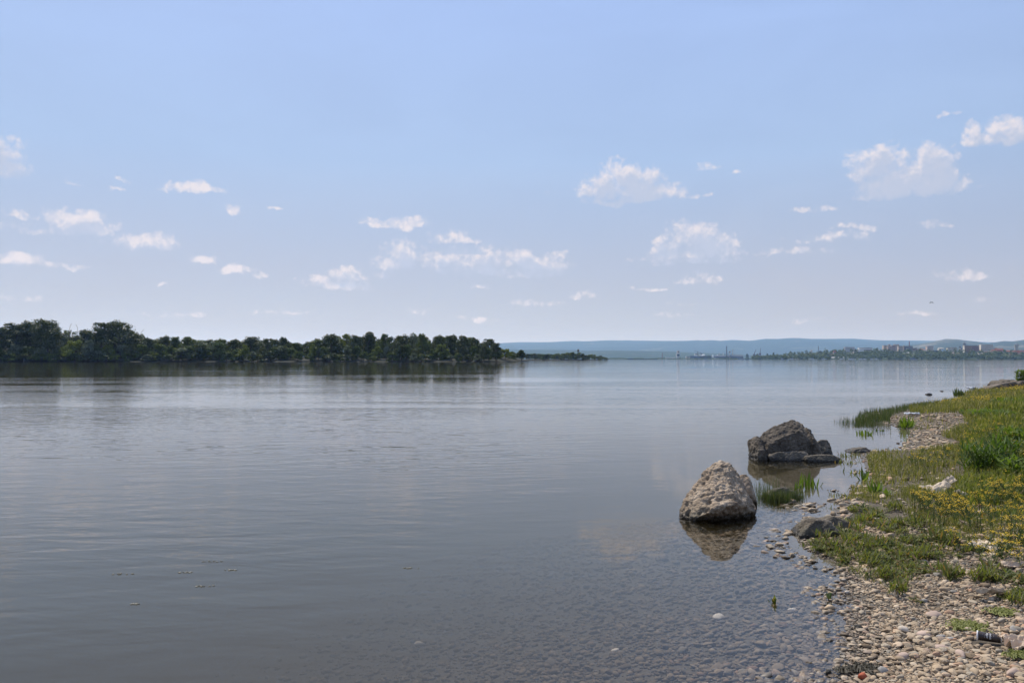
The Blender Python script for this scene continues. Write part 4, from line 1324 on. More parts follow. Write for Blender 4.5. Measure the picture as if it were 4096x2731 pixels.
sheet('bark_strip', 3435, 2037, 0.075, 0.02, 9.0, m_bark, 'small flat splinter of wood on the bare shingle above the shore rock', 'wood', 0.006, 0.004, 0.3, lift=0.02)
sheet('plastic_scrap', 3648, 1664, 0.36, 0.16, 10.0, m_foam, 'white plastic scrap at the top of the gravel beach', 'litter', 0.03, 0.01, 0.1, lift=0.03)
sheet('plastic_scrap', 3890, 1562, 0.45, 0.3, 11.0, m_foam, 'white scrap on the waterline of the far bank', 'litter', 0.08, 0.02, 0.1, lift=0.03)
sheet('cardboard_piece', 4060, 2268, 0.20, 0.08, 12.0, m_card2, 'brown flat scrap under the pale stone at the right edge', 'cardboard', 0.015, 0.004, 0.1, lift=0.01)

m_algae = leaf_mat('green_algae', (0.10, 0.115, 0.02), (0.21, 0.22, 0.05), 0.3)
def algae(px, py, w, d, n, seed, label):
    q = ground(px, py)
    rg = np.random.default_rng(seed)
    a = rg.normal(0.15, 0.5, n) + np.pi * (rg.random(n) < 0.5)
    x0, y0 = rg.normal(0, w / 3.2, n), rg.normal(0, d / 3.2, n)
    L = rg.uniform(0.02, 0.06, n); wd = rg.uniform(0.002, 0.005, n)
    V = []
    for f in (0, .33, .66, 1.0):
        cx = x0 + np.cos(a + f * 0.8) * L * f; cy = y0 + np.sin(a + f * 0.8) * L * f
        cz = 0.012 + 0.010 * np.sin(f * 3.14) * rg.random(n) + 0.008 * rg.random(n)
        nx, ny = -np.sin(a + f), np.cos(a + f)
        V.append(np.stack([cx - nx * wd, cy - ny * wd, cz], -1)); V.append(np.stack([cx + nx * wd, cy + ny * wd, cz + 0.002], -1))
    V = np.stack(V, 1).reshape(-1, 3)
    k = np.arange(n)[:, None] * 8
    F = np.concatenate([k + np.array([[2 * i, 2 * i + 1, 2 * i + 3, 2 * i + 2]]) for i in range(3)])
    o = link('algae_clump', make_mesh('algae_clump', V, F, m_algae, False, {'rnd': np.repeat(rg.random(n), 8)}), None, q)
    return tag(o, label, 'algae')


algae(3868, 2512, 0.13, 0.10, 420, 1, 'bright green algae clump stranded above and left of the coffee cup')
algae(4005, 2455, 0.10, 0.08, 200, 2, 'thinner pale green algae clump stranded above the coffee cup')
algae(4080, 2628, 0.08, 0.05, 160, 3, 'small green algae clump at the right edge below the cardboard')
m_wrack = leaf_mat('dark_wrack', (0.025, 0.022, 0.012), (0.06, 0.05, 0.03), 0.1)
o = algae(3462, 2682, 0.10, 0.06, 200, 4, 'dark tangled wet plant debris beside the red stone'); o.data.materials[0] = m_wrack; o.name = 'plant_debris'; o['category'] = 'debris'
o = algae(3385, 2688, 0.05, 0.03, 90, 5, 'small tuft of dark debris at the water edge left of the red stone'); o.data.materials[0] = m_wrack; o.name = 'plant_debris'; o['category'] = 'debris'

# floating bits of foam and debris on the river
m_debris = plain('floating_debris', (0.24, 0.22, 0.16), 0.7, 0.3, 40.0)
for i, (px_, py_, w_, lab) in enumerate([(490, 2296, 0.10, 'floating brown debris raft on the open water, left of centre'), (750, 2289, 0.06, 'small floating scrap with bright specks right of the debris raft'), (818, 2344, 0.07, 'floating dark leaf scrap on the lower left water'),
                                  (838, 2245, 0.09, 'thin film of floating debris above the leaf scrap'), (1628, 2272, 0.09, 'speckled floating debris near the middle of the water'), (925, 2279, 0.05, 'tiny floating twig on the left water'), (538, 2415, 0.03, 'tiny pale fleck of debris, lowest on the left water')]):
    x0, y0 = flat_hit(px_, py_)
    rr = random.Random(300 + i); mb = MB()
    for k in range(9):
        a, b_ = rr.gauss(0, w_ * .4), rr.gauss(0, w_ * .12); s_ = rr.uniform(.004, .012)
        mb.lathe([(0.0005, -0.003), (s_, 0.0), (s_ * .7, 0.004), (0.0005, 0.006)], a, b_, 6)
    tag(mb.build('floating_debris', m_debris, None, (x0, y0, 0.0), True), lab, 'debris')

# ------------------------------------------------------------------ paper cup
def paper_cup():
    L, R1, R0 = 0.112, 0.0235, 0.0205
    q = CUP_AT
    root = empty('paper_cup', (q.x, q.y, q.z + 0.036))
    root.rotation_euler = (0.0, R(1.0), R(-30))
    tag(root, 'dark brown paper coffee cup with white lettering lying on the shingle', 'cup')
    m_cup, t, b = new_mat('cup_print')
    pos = t.coord()
    n = t.noise(pos, 70.0, 3.0, 0.6)
    v = t.voronoi(pos, 150.0)
    ends = t.rng(t.m('ABSOLUTE', t.sep(pos)[0]), 0.020, 0.030)
    dood = t.m('MULTIPLY', t.m('MULTIPLY', t.rng(v, 0.16, 0.22, 1.0, 0.0), t.rng(n, 0.5, 0.56)), ends)
    c = t.mix(t.rng(n, 0.3, 0.7), (0.020, 0.013, 0.011), (0.042, 0.028, 0.022))
    c = t.mix(t.m('MULTIPLY', dood, 0.7), c, (0.26, 0.30, 0.36))
    t.l.new(c, b.inputs['Base Color']); b.inputs['Roughness'].default_value = 0.45
    m_white = plain('cup_paper', (0.78, 0.76, 0.72), 0.7, 0.05, 40.0)
    N = 40
    def ring(prof, mat, name, parent, smooth=True):
        V, F = [], []
        for (x, r) in prof:
            for k in range(N):
                a = 2 * math.pi * k / N
                V.append((x, -r * math.cos(a), r * math.sin(a)))
        for i in range(len(prof) - 1):
            for k in range(N):
                k2 = (k + 1) % N
                F.append((i * N + k, (i + 1) * N + k, (i + 1) * N + k2, i * N + k2))
        return link(name, make_mesh(name, V, np.array(F), mat, smooth), parent)
    h = L / 2
    # the wall narrows toward the base at the right end
    ring([(-h, R1), (h - 0.004, R0)], m_cup, 'cup_wall', root)
    ring([(-h + 0.001, R1 - 0.0008), (h - 0.008, R0 - 0.0008), (h - 0.008, 0.0005)], m_white, 'cup_lining', root)
    ring([(-h - 0.001, R1 - 0.0008), (-h - 0.0028, R1 + 0.0002), (-h - 0.002, R1 + 0.0024), (-h + 0.0022, R1 + 0.0026), (-h + 0.0040, R1 + 0.0002)], m_white, 'rim', root)
    ring([(h - 0.0045, R0 + 0.0003), (h, R0 + 0.0003), (h + 0.0006, R0 - 0.0008), (h - 0.006, R0 - 0.001), (h - 0.006, 0.0005)], m_white, 'base', root)
    def word(txt, size, x, phi0, shear=0.0, mat=m_white, yscale=1.0):
        cu = bpy.data.curves.new('lettering', 'FONT'); cu.body = txt; cu.size = size; cu.align_x = 'CENTER'; cu.shear = shear; cu.resolution_u = 3
        cu.offset = size * 0.012
        o = bpy.data.objects.new('lettering', cu); COL.objects.link(o)
        me = bpy.data.meshes.new_from_object(o.evaluated_get(bpy.context.evaluated_depsgraph_get()))
        bpy.data.objects.remove(o); bpy.data.curves.remove(cu)
        bm = bmesh.new(); bm.from_mesh(me)
        bmesh.ops.subdivide_edges(bm, edges=[e for e in bm.edges if e.calc_length() > size * 0.2], cuts=2)
        bm.to_mesh(me); bm.free()
        for v in me.vertices:
            tx, ty = v.co.x, v.co.y * yscale
            xx = x - ty                       # tops of the letters point at the rim
            rr = R1 + (R0 - R1) * (xx + h) / L + 0.0004
            a = phi0 + tx / rr
            v.co = (xx, -rr * math.cos(a), rr * math.sin(a))
        me.materials.clear(); me.materials.append(mat)
        me.name = 'lettering'
        link('lettering', me, root)
    m_ink = plain('cup_lettering', (0.72, 0.70, 0.66), 0.6, 0.04, 40.0)
    m_ink2 = plain('cup_lettering_faint', (0.32, 0.29, 0.26), 0.6, 0.04, 40.0)
    word('BREAK', 0.0115, 0.0075, 0.62, 0.15, m_ink, 1.05)
    word('coffee', 0.0125, -0.0075, 0.62, 0.35, m_ink, 1.1)
    word('TIME FOR', 0.004, -0.0205, 0.35, 0.0, m_ink2)
    word('~', 0.014, 0.022, 0.72, 0.0, m_ink2)
    return root
paper_cup()

# ------------------------------------------------------------------ bird
m_bird = plain('bird_plumage', (0.018, 0.018, 0.022), 0.7, 0.2, 30.0)
d = ray(3726, 1209)
bq = d * 52.0 + Vector((0, 0, CAM_H))
root = empty('bird', bq, R(75))
tag(root, 'small black bird in flight with wings lowered, above the far town', 'bird')
prof = [(0.0, -.062), (.006, -.058), (.009, -.045), (.017, -.02), (.02, .0), (.017, .025), (.0125, .045), (.0135, .056), (.010, .066), (.003, .072), (.0, .082)]
Vb, Fb = [], []
for (r, x) in prof:
    for k in range(8):
        a = k * math.pi / 4
        Vb.append((x, max(r, .0006) * math.cos(a), max(r, .0006) * math.sin(a) * 0.9))
for i in range(len(prof) - 1):
    for k in range(8):
        Fb.append((i * 8 + k, i * 8 + (k + 1) % 8, (i + 1) * 8 + (k + 1) % 8, (i + 1) * 8 + k))
link('body', make_mesh('body', Vb, np.array(Fb), m_bird, True), root)
tl = MB(); tl.V = [(-.05, -.006, .001), (-.05, .006, .001), (-.10, .02, .0), (-.10, -.02, .0), (-.05, -.006, -.002), (-.05, .006, -.002), (-.10, .02, -.002), (-.10, -.02, -.002)]
tl.Q = [(0, 1, 2, 3), (7, 6, 5, 4), (0, 3, 7, 4), (1, 5, 6, 2), (2, 6, 7, 3), (0, 4, 5, 1)]
tl.build('tail', m_bird, root)
for sgn in (-1, 1):
    w = MB()
    outline = [(.03, .012, .012), (.034, .05, .028), (.02, .085, -.015), (-.03, .105, -.075), (-.04, .085, -.05), (-.028, .05, .012), (-.022, .012, .008)]
    w.V = [(x, sgn * y, z) for x, y, z in outline] + [(x, sgn * y, z - .003) for x, y, z in outline]
    n_ = len(outline)
    w.Q = [(k, (k + 1) % n_, n_ + (k + 1) % n_, n_ + k) for k in range(n_)]
    w.T = [t3 for k in range(1, n_ - 1) for t3 in ((0, k, k + 1), (n_, n_ + k + 1, n_ + k))]
    w.build('wing', m_bird, root)

# ------------------------------------------------------------------ trees
def crown_mesh(name, mat, seed, W, H, z0, nl, n, leaf, top=0.5, depth=None, dense=0.75):
    """crown from lobes filled with leaf-clump faces; uneven outline with gaps"""
    rg = np.random.default_rng(seed)
    depth = depth or W
    L = []
    nl = int(nl * 1.7)
    for i in range(nl):
        a = rg.uniform(0, 2 * np.pi); zf = rg.random() ** top
        rr = np.sqrt(rg.random()) * (0.26 if zf > 0.75 else (0.4 if zf > 0.5 else 0.5)) * (1.05 - 0.55 * abs(zf - 0.45) ** 1.5)
        s = rg.uniform(0.07, 0.21) * (1.1 - 0.4 * zf)
        L.append((W * rr * np.cos(a), depth * rr * np.sin(a), z0 + (H - z0) * (0.06 + 0.86 * zf), W * s, (H - z0) * s * 0.75))
    L = np.array(L)
    wgt = L[:, 3] ** 2; wgt /= wgt.sum()
    i = rg.choice(nl, n, p=wgt)
    d = rg.normal(size=(n, 3)); d /= np.linalg.norm(d, axis=1)[:, None]
    r = dense + (1.08 - dense) * rg.random(n)
    r = np.where(rg.random(n) < 0.16, r * rg.uniform(1.05, 1.5, n), r)
    c = L[i, :3] + d * np.stack([L[i, 3], L[i, 3], L[i, 4]], -1) * r[:, None]
    c[:, 2] = np.maximum(c[:, 2], 0.2)
    e1 = rg.normal(size=(n, 3)); e1 -= (e1 * d).sum(1)[:, None] * d * 0.6; e1 /= np.linalg.norm(e1, axis=1)[:, None]
    e2 = np.cross(d + 0.4 * rg.normal(size=(n, 3)), e1); e2 /= np.linalg.norm(e2, axis=1)[:, None]
    s = (leaf * rg.uniform(0.55, 1.25, n))[:, None]
    V = np.stack([c - e1 * s, c - e2 * s * .6, c + e1 * s, c + e2 * s * .6], 1).reshape(-1, 3)
    F = (np.arange(n) * 4)[:, None] + np.array([[0, 1, 2, 3]])
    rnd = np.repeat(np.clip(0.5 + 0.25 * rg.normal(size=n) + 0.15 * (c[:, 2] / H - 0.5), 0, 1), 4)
    return make_mesh(name, V, F, mat, False, {'rnd': rnd})


def trunk_mesh(seed, H, r, lean=0.05, limbs=6, mat=None):
    rr = random.Random(seed); mb = MB()
    n = 6
    pts = [Vector((0, 0, -0.5))]
    for k in range(1, n + 1):
        pts.append(Vector((rr.gauss(0, lean) * H * 0.2 + pts[-1].x, rr.gauss(0, lean) * H * 0.2 + pts[-1].y, H * k / n)))
    V, Q = [], []
    for k, p in enumerate(pts):
        rad = r * (1 - 0.85 * k / n) * (1.25 if k == 0 else 1)
        for j in range(7):
            a = j * 2 * math.pi / 7
            V.append((p.x + rad * math.cos(a), p.y + rad * math.sin(a), p.z))
    for k in range(n):
        for j in range(7):
            j2 = (j + 1) % 7
            Q.append((k * 7 + j, k * 7 + j2, (k + 1) * 7 + j2, (k + 1) * 7 + j))
    mb.V, mb.Q = V, Q
    for k in range(limbs):
        t0 = rr.uniform(0.3, 0.85)
        i = min(n - 1, int(t0 * n)); p = pts[i].lerp(pts[i + 1], t0 * n - i)
        a = rr.uniform(0, 6.28)
        q = p + Vector((math.cos(a) * H * 0.2, math.sin(a) * H * 0.2, H * rr.uniform(0.12, 0.25)))
        mb.beam(p, q, r * 0.5)
    return make_mesh('trunk', mb.V, np.array(mb.Q), mat)


m_bark_tree = plain('tree_bark', (0.075, 0.06, 0.045), 0.9, 0.3, 2.0)
LM = {
    'dark': leaf_mat('foliage_dark', (0.030, 0.040, 0.012), (0.084, 0.098, 0.029), 0.22),
    'mid': leaf_mat('foliage_mid', (0.046, 0.064, 0.014), (0.122, 0.148, 0.036), 0.25),
    'light': leaf_mat('foliage_light', (0.080, 0.100, 0.018), (0.20, 0.225, 0.045), 0.28),
    'silver': leaf_mat('foliage_silver', (0.075, 0.092, 0.055), (0.185, 0.205, 0.13), 0.22),
    'olive': leaf_mat('foliage_olive', (0.05, 0.06, 0.02), (0.12, 0.125, 0.045), 0.25),
}
# prototype crowns: (name, W, H, z0, lobes, leaves, leaf size)
SHAPES = {
    'poplar': (15, 25, 4.0, 34, 4600, 0.46),
    'spread': (18, 22, 3.5, 32, 4800, 0.48),
    'round': (14, 15, 1.0, 24, 3200, 0.45),
    'slim': (8, 18, 2.5, 20, 1900, 0.46),
    'loose': (12, 16, 4.0, 18, 1500, 0.46),
    'shrub': (10, 7, 0.0, 18, 1700, 0.42),
    'bush': (8, 5, 0.0, 14, 1200, 0.40),
}
_crown = {}
def get_crown(shape, tone, variant):
    k = (shape, tone, variant)
    if k not in _crown:
        W_, H_, z0_, nl_, n_, lf_ = SHAPES[shape]
        _crown[k] = crown_mesh('crown', LM[tone], hash(shape) % 97 if False else sum(map(ord, shape + tone)) + variant * 31, W_, H_, z0_, nl_, n_, lf_, dense=0.55)
    return _crown[k]
_trunk = {k: trunk_mesh(i, v[1] * 0.9, v[0] * 0.028, mat=m_bark_tree) for i, (k, v) in enumerate(SHAPES.items())}


def polar(px, D, z=0.0):
    d = ray(px, HORIZON_Y)
    f = D / math.hypot(d.x, d.y)
    return Vector((d.x * f, d.y * f, z))


def elev(y, D, px=2048):
    """height above water of photograph row y at distance D"""
    d = ray(px, y)
    return CAM_H + d.z / math.hypot(d.x, d.y) * D


def tree(px, ytop, D, wpx, shape, tone, label, group=None, variant=0, z=0.4, cat='tree', name=None):
    W_, H_, *_r = SHAPES[shape]
    q = polar(px, D, z)
    H = elev(ytop, D, px) - z
    W2 = wpx / F_PX * D / math.cos(math.atan((px - 2048) / F_PX)) 
    root = empty(name or ('shrub' if shape in ('shrub', 'bush') else 'tree'), q, random.uniform(0, 6.28))
    root.scale = (W2 / W_, W2 / W_, H / H_)
    tag(root, label, cat, group)
    link('trunk', _trunk[shape], root)
    link('crown', get_crown(shape, tone, variant % 3), root)
    return root


def isl_D(px):
    return 545 - 0.045 * px if px < 1980 else 456 + (px - 1980) * 0.25


# island ground
us = np.linspace(-700, 2112, 120); vs = np.array([0, 1.5, 5, 15, 60, 160, 320.0])
V = []
for i, u_ in enumerate(us):
    end = max(0.02, min(1.0, (2125 - u_) / 160.0))
    for v_ in vs:
        D = isl_D(u_) + 2.5 * math.sin(u_ * .02) + v_ * (0.25 + 0.75 * end if u_ > 1900 else 1)
        zt = -0.6 if v_ == 0 else (0.28 if v_ == 1.5 else (0.55 if v_ == 5 else (1.6 if v_ == 15 else 3.2) * min(1, end * 2)))
        V.append(tuple(polar(u_, D, zt)))
nv = len(vs)
F = [(i * nv + j, (i + 1) * nv + j, (i + 1) * nv + j + 1, i * nv + j + 1) for i in range(len(us) - 1) for j in range(nv - 1)]
m_bank = plain('wooded_bank_soil', (0.020, 0.022, 0.012), 0.95, 0.35, 0.3)
tag(link('island', make_mesh('island', V, np.array(F), m_bank, True)), kind='structure')

BIG = [
    (8, 1310, 70, 'slim', 'dark', 'dark slim tree cut by the left edge of the picture'),
    (66, 1290, 105, 'poplar', 'dark', 'tall dark tree, left one of the tallest group on the island'),
    (120, 1279, 85, 'poplar', 'dark', 'tall dark tree with ragged top, middle of the tallest island group'),
    (188, 1277, 112, 'spread', 'dark', 'massive dark dense tree at the right end of the tallest island group'),
    (282, 1320, 76, 'loose', 'silver', 'pale silvery willow in the gap between the two tall island groups'),
    (345, 1313, 62, 'poplar', 'dark', 'upright dark tree right of the pale silvery willow'),
    (405, 1290, 86, 'loose', 'dark', 'open crowned dark tree with airy top left of the great spreading tree'),
    (476, 1280, 128, 'spread', 'dark', 'great dark spreading tree with feathery right side on the island'),
    (563, 1334, 46, 'loose', 'silver', 'thin greyish tree just right of the great spreading tree'),
    (598, 1352, 44, 'round', 'dark', 'short dark tree beside the thin greyish one'),
    (655, 1341, 62, 'spread', 'dark', 'dark flat topped tree left of the willows in the low stretch'),
    (702, 1341, 58, 'round', 'mid', 'mid green round tree joined to the dark flat topped one'),
    (752, 1345, 62, 'loose', 'mid', 'airy green tree at the top of the low stretch'),
    (795, 1362, 84, 'round', 'silver', 'broad grey green willow in the low stretch'),
    (852, 1364, 64, 'round', 'silver', 'smaller grey green willow right of the broad one'),
    (882, 1354, 60, 'round', 'mid', 'domed green tree in the low stretch'),
    (928, 1357, 54, 'round', 'dark', 'small dark tree at the right end of the low stretch'),
    (1002, 1345, 96, 'spread', 'dark', 'wide dark tree starting the middle rise of the island'),
    (1072, 1353, 56, 'loose', 'dark', 'thin dark tree right of the wide one'),
    (1130, 1347, 50, 'round', 'dark', 'compact dark tree alone above the light shrubs'),
    (1188, 1366, 60, 'round', 'mid', 'low green tree in the dip before the right hand rise'),
    (1262, 1357, 70, 'loose', 'mid', 'pale topped green tree at the foot of the right hand rise'),
    (1325, 1334, 94, 'round', 'dark', 'large round dark tree on the right hand rise'),
    (1385, 1332, 56, 'loose', 'light', 'light yellowish feathery tree on the right hand rise'),
    (1420, 1340, 60, 'round', 'dark', 'dark tree between the feathery and the tallest right hand one'),
    (1475, 1321, 52, 'slim', 'dark', 'narrow dark tree standing highest on the right hand rise'),
    (1478, 1350, 66, 'round', 'dark', 'dark tree directly below the narrow highest one'),
    (1540, 1334, 54, 'loose', 'mid', 'airy greyish tree right of the narrow highest one'),
    (1608, 1337, 76, 'spread', 'dark', 'dark broad tree in the middle of the right hand wood'),
    (1652, 1330, 44, 'loose', 'silver', 'pale airy tree poking above the right hand wood'),
    (1692, 1333, 50, 'loose', 'mid', 'second airy tree poking above the right hand wood'),
    (1760, 1338, 66, 'spread', 'dark', 'dark tree with jagged top in the right hand wood'),
    (1805, 1339, 64, 'round', 'dark', 'dense dark round tree toward the end of the right hand wood'),
    (1852, 1342, 66, 'round', 'dark', 'dense dark tree next before the island end'),
    (1905, 1350, 60, 'round', 'dark', 'slightly lower dark tree near the island end'),
    (1955, 1354, 78, 'spread', 'dark', 'big dark tree closing the wood at the island end'),
    (1984, 1372, 50, 'round', 'dark', 'lowest dark tree of the wood, sloping down at the island end'),
    (2020, 1394, 54, 'shrub', 'light', 'light green shrub beyond the end of the island wood'),
    (2050, 1402, 46, 'shrub', 'mid', 'mid green shrub between the light one and the island tip'),
    (2086, 1400, 46, 'shrub', 'dark', 'darker shrub at the very tip of the island'),
]
for i, (px_, yt, w_, sh_, tn, lab) in enumerate(BIG):
    tree(px_, yt, isl_D(px_) + (14 if px_ < 1980 else 4) + 6 * ((i * 7) % 3), w_ * 1.12, sh_, tn, lab, None, i, 0.7)
# bare snags
for px_, yt, lab in ((281, 1308, 'bare dead snag above the pale silvery willow'), (308, 1312, 'second bare dead snag right of the pale willow'), (556, 1332, 'bare dead tree between the great tree and the thin greyish one')):
    D = isl_D(px_) + 12
    H = elev(yt, D, px_)
    rr = random.Random(px_); mb = MB(); p = Vector((0, 0, 0))
    for k in range(6):
        q = p + Vector((rr.uniform(-.5, .5), 0, H / 6)); mb.beam(p, q, 0.26 - 0.03 * k)
        if k > 2: mb.beam(q, q + Vector((rr.choice((-1, 1)) * rr.uniform(.8, 1.8), 0, 1.6)), 0.14)
        p = q
    tag(mb.build('dead_tree', m_bark_tree, None, polar(px_, D, 0.5)), lab, 'dead tree')
# second row: fills the wood behind the front trees
rr = random.Random(5)
for px_ in range(-120, 1975, 23):
    hi = np.interp(px_, [-120, 0, 220, 250, 330, 540, 600, 900, 980, 1180, 1260, 1330, 1900, 1985], [1318, 1312, 1306, 1370, 1338, 1330, 1358, 1360, 1352, 1370, 1362, 1344, 1352, 1380])
    tree(px_ + rr.uniform(-9, 9), hi + rr.uniform(-8, 14), isl_D(px_) + 42 + rr.uniform(0, 18), rr.uniform(54, 84), rr.choice(['round', 'spread', 'round']), rr.choice(['dark', 'dark', 'mid', 'mid']),
         'dark green tree in the second row behind the front trees of the island wood', 'second row of the island wood', rr.randint(0, 2), 0.8)
# dark undergrowth between the two rows
for px_ in range(-120, 1995, 27):
    tree(px_ + rr.uniform(-8, 8), rr.uniform(1388, 1406), isl_D(px_) + 26 + rr.uniform(0, 8), rr.uniform(48, 64), 'shrub', rr.choice(['dark', 'dark', 'mid']),
         'dark undergrowth bush between the trunks of the island wood', 'undergrowth of the island wood', rr.randint(0, 2), 0.8, 'bush')
# front shrubs, individually toned
SHR = [(160, 1388, 42, 'silver'), (255, 1413, 40, 'silver'), (345, 1398, 44, 'silver'), (392, 1402, 46, 'silver'), (356, 1360, 52, 'silver'), (300, 1360, 76, 'light'), (620, 1412, 46, 'light'), (726, 1392, 70, 'silver'), (880, 1372, 66, 'mid')]
SHL = ['silvery round bush at the waterline under the massive dark tree', 'small silvery bush at the waterline in the first gap', 'silvery bush left one of a pair left of the great spreading tree', 'silvery bush right one of a pair left of the great spreading tree',
       'taller silvery willow bush above the silvery pair', 'bright green bush in the first gap of the tall trees', 'bright green bush low on the bank right of the great spreading tree', 'grey green willow bush in the middle of the low stretch', 'rounded willow hanging over the water at the end of the low stretch']
for (px_, yt, w_, tn), lab in zip(SHR, SHL):
    tree(px_, yt, isl_D(px_) + 5, w_, 'shrub', tn, lab, None, px_, 0.3, 'bush')
TONEW = {'mid': 'mid green', 'light': 'bright yellowish green', 'olive': 'olive brown', 'dark': 'very dark green', 'silver': 'silvery grey green'}
tones = ['mid', 'light', 'olive', 'mid', 'dark', 'light', 'silver', 'mid', 'olive']
for k, px_ in enumerate(range(-110, 2000, 22)):
    tn = tones[(k * 5 + k // 4) % 9]
    low = rr.random() < 0.45
    yt = rr.uniform(1404, 1422) if low else rr.uniform(1372, 1398)
    tree(px_ + rr.uniform(-8, 8), yt, isl_D(px_) + (2 if low else 8) + rr.uniform(0, 3), rr.uniform(38, 62), 'bush' if low else 'shrub', tn,
         TONEW[tn] + (' low bush overhanging the water along the island bank' if low else ' thicket bush along the island bank below the trees'), 'low waterside bushes of the island' if low else 'thicket bushes of the island', k, 0.3, 'bush')

# ------------------------------------------------------------------ low wooded spit behind the island
V = []
us = np.linspace(1900, 2432, 40); vs = [0, 3, 12, 80, 200]
for u_ in us:
    end = max(0.03, min(1, (2440 - u_) / 120))
    for v_ in vs:
        V.append(tuple(polar(u_, 1080 + v_ * end + (u_ - 1900) * 0.1, -0.6 if v_ == 0 else (0.5 if v_ == 3 else 1.2 * end + 0.3))))
nv = len(vs)
F = [(i * nv + j, (i + 1) * nv + j, (i + 1) * nv + j + 1, i * nv + j + 1) for i in range(len(us) - 1) for j in range(nv - 1)]
tag(link('spit', make_mesh('spit', V, np.array(F), m_bank, True)), kind='structure')
for k, px_ in enumerate(np.arange(1985, 2432, 8.5)):
    top = np.interp(px_, [1985, 2100, 2200, 2270, 2320, 2370, 2410, 2432], [1410, 1411, 1412, 1409, 1407, 1416, 1424, 1431])
    tree(px_, top + rr.uniform(-2, 7), 1090 + rr.uniform(0, 60), rr.uniform(20, 34), rr.choice(['shrub', 'bush', 'shrub']), (tn := rr.choice(['mid', 'light', 'olive', 'mid', 'dark'])),
         TONEW[tn] + ' small bush in the scrub of the low spit behind the island', 'scrub on the low spit', k, 0.6, 'bush')
for px_, yt, lab in ((2143, 1421, 'round dark bush on the waterline of the low spit, leftmost'), (2186, 1416, 'larger dark tree on the waterline of the low spit'), (2228, 1423, 'small dark bush on the waterline of the low spit, right of the larger tree')):
    tree(px_, yt, 1086, (1438 - yt) * 1.2, 'shrub', 'dark', lab, None, 0, 0.4)
m_wood = plain('weathered_timber', (0.12, 0.10, 0.08), 0.9, 0.2, 2.0)
q = polar(2313, 1130, 1.0); Ht = elev(1398, 1130, 2313) - 1.0
root = empty('lookout_tower', q); tag(root, 'small wooden lookout tower above the scrub of the low spit', 'tower')
mb = MB()
for sx in (-1, 1):
    for sy in (-1, 1):
        MB().beam((sx * 1.3, sy * 1.3, 0), (sx * 0.9, sy * 0.9, Ht * 0.8), 0.3).build('leg', m_wood, root)
MB().box(-1.3, 1.3, -1.3, 1.3, Ht * .78, Ht * .95).build('cabin', m_wood, root)
MB().hip(-1.3, 1.3, -1.3, 1.3, Ht * .95 + .01, Ht * 1.05, 1.2, 0.3).build('roof', m_wood, root)

# ------------------------------------------------------------------ hills
def hills(name, prof, D, front, seed, mat, amp=0.05, z_end=0.0, nu=260):
    px0, px1 = prof[0][0], prof[-1][0]
    us = np.linspace(px0, px1, nu)
    ys = np.interp(us, [p[0] for p in prof], [p[1] for p in prof])
    vs = np.linspace(0, 1.25, 26)
    V = np.zeros((nu, len(vs), 3))
    for i, u_ in enumerate(us):
        zr = elev(ys[i], D, u_)
        for j, v_ in enumerate(vs):
            Dv = D - front * (1 - v_)
            f = (1 - (1 - min(v_, 1)) ** 1.6) if v_ <= 1 else 1 - (v_ - 1) * 0.8
            p = polar(u_, Dv, 0)
            n1 = mnoise.fractal(Vector((p.x / (front * .35), p.y / (front * .35), seed)), 1.0, 2.0, 4)
            g = mnoise.fractal(Vector((p.x / (front * .06), p.y / (front * .06), seed + 5)), 1.0, 2.0, 3)
            V[i, j] = (p.x, p.y, -8 + (zr + 8) * f + zr * (amp * 3 * n1 * (1 - abs(2 * min(v_, 1) - 1)) + amp * 0.35 * g * min(1, v_ * 3)))
    n2 = len(vs)
    a, b = np.meshgrid(np.arange(nu - 1), np.arange(n2 - 1), indexing='ij')
    F = np.stack([a * n2 + b, (a + 1) * n2 + b, (a + 1) * n2 + b + 1, a * n2 + b + 1], -1).reshape(-1, 4)
    return tag(link(name, make_mesh(name, V.reshape(-1, 3), F, mat, True)), kind='structure')


def hill_mat(name, forest, field, scale, thr, rough_b=6.0):
    m, t, b = new_mat(name)
    pos = t.geo()
    n = t.noise(pos, scale, 5.0, 0.6, 0.5)
    f = t.noise(pos, scale * 14, 4.0, 0.7)
    fcol = t.mix(t.rng(f, 0.35, 0.65), tuple(k * .6 for k in forest), tuple(k * 1.3 for k in forest))
    c = t.mix(t.rng(n, thr, thr + 0.06, 0, 1, True), fcol, field)
    t.l.new(c, b.inputs['Base Color']); b.inputs['Roughness'].default_value = 0.95
    b.inputs['Specular IOR Level'].default_value = 0.1
    t.l.new(t.bump(f, 1.0, rough_b), b.inputs['Normal'])
    return m


m_hill_far = hill_mat('far_forest', (0.028, 0.042, 0.02), (0.10, 0.10, 0.055), 0.0016, 0.60, 12.0)
m_hill_mid = hill_mat('hill_fields', (0.038, 0.052, 0.024), (0.14, 0.125, 0.075), 0.0030, 0.54, 8.0)
m_hill_low = hill_mat('low_forest', (0.032, 0.050, 0.02), (0.12, 0.12, 0.06), 0.0035, 0.62, 6.0)
hills('far_hills', [(-900, 1372), (-200, 1374), (100, 1362), (240, 1349), (300, 1356), (520, 1370), (900, 1376), (1998, 1375), (2064, 1371), (2204, 1370), (2240, 1368), (2297, 1366), (2345, 1368), (2438, 1364.5), (2740, 1364), (2789, 1361), (2812, 1363), (2849, 1360.5), (2885, 1364), (2929, 1361),
                   (3000, 1363), (3023, 1361), (3064, 1355), (3105, 1356.5), (3160, 1353), (3197, 1353), (3248, 1357), (3398, 1356.5), (3483, 1361), (3517, 1363), (3602, 1363), (3741, 1364), (3942, 1368), (4000, 1369), (4300, 1372), (5000, 1370)], 20000, 8000, 1.0, m_hill_far, 0.05)
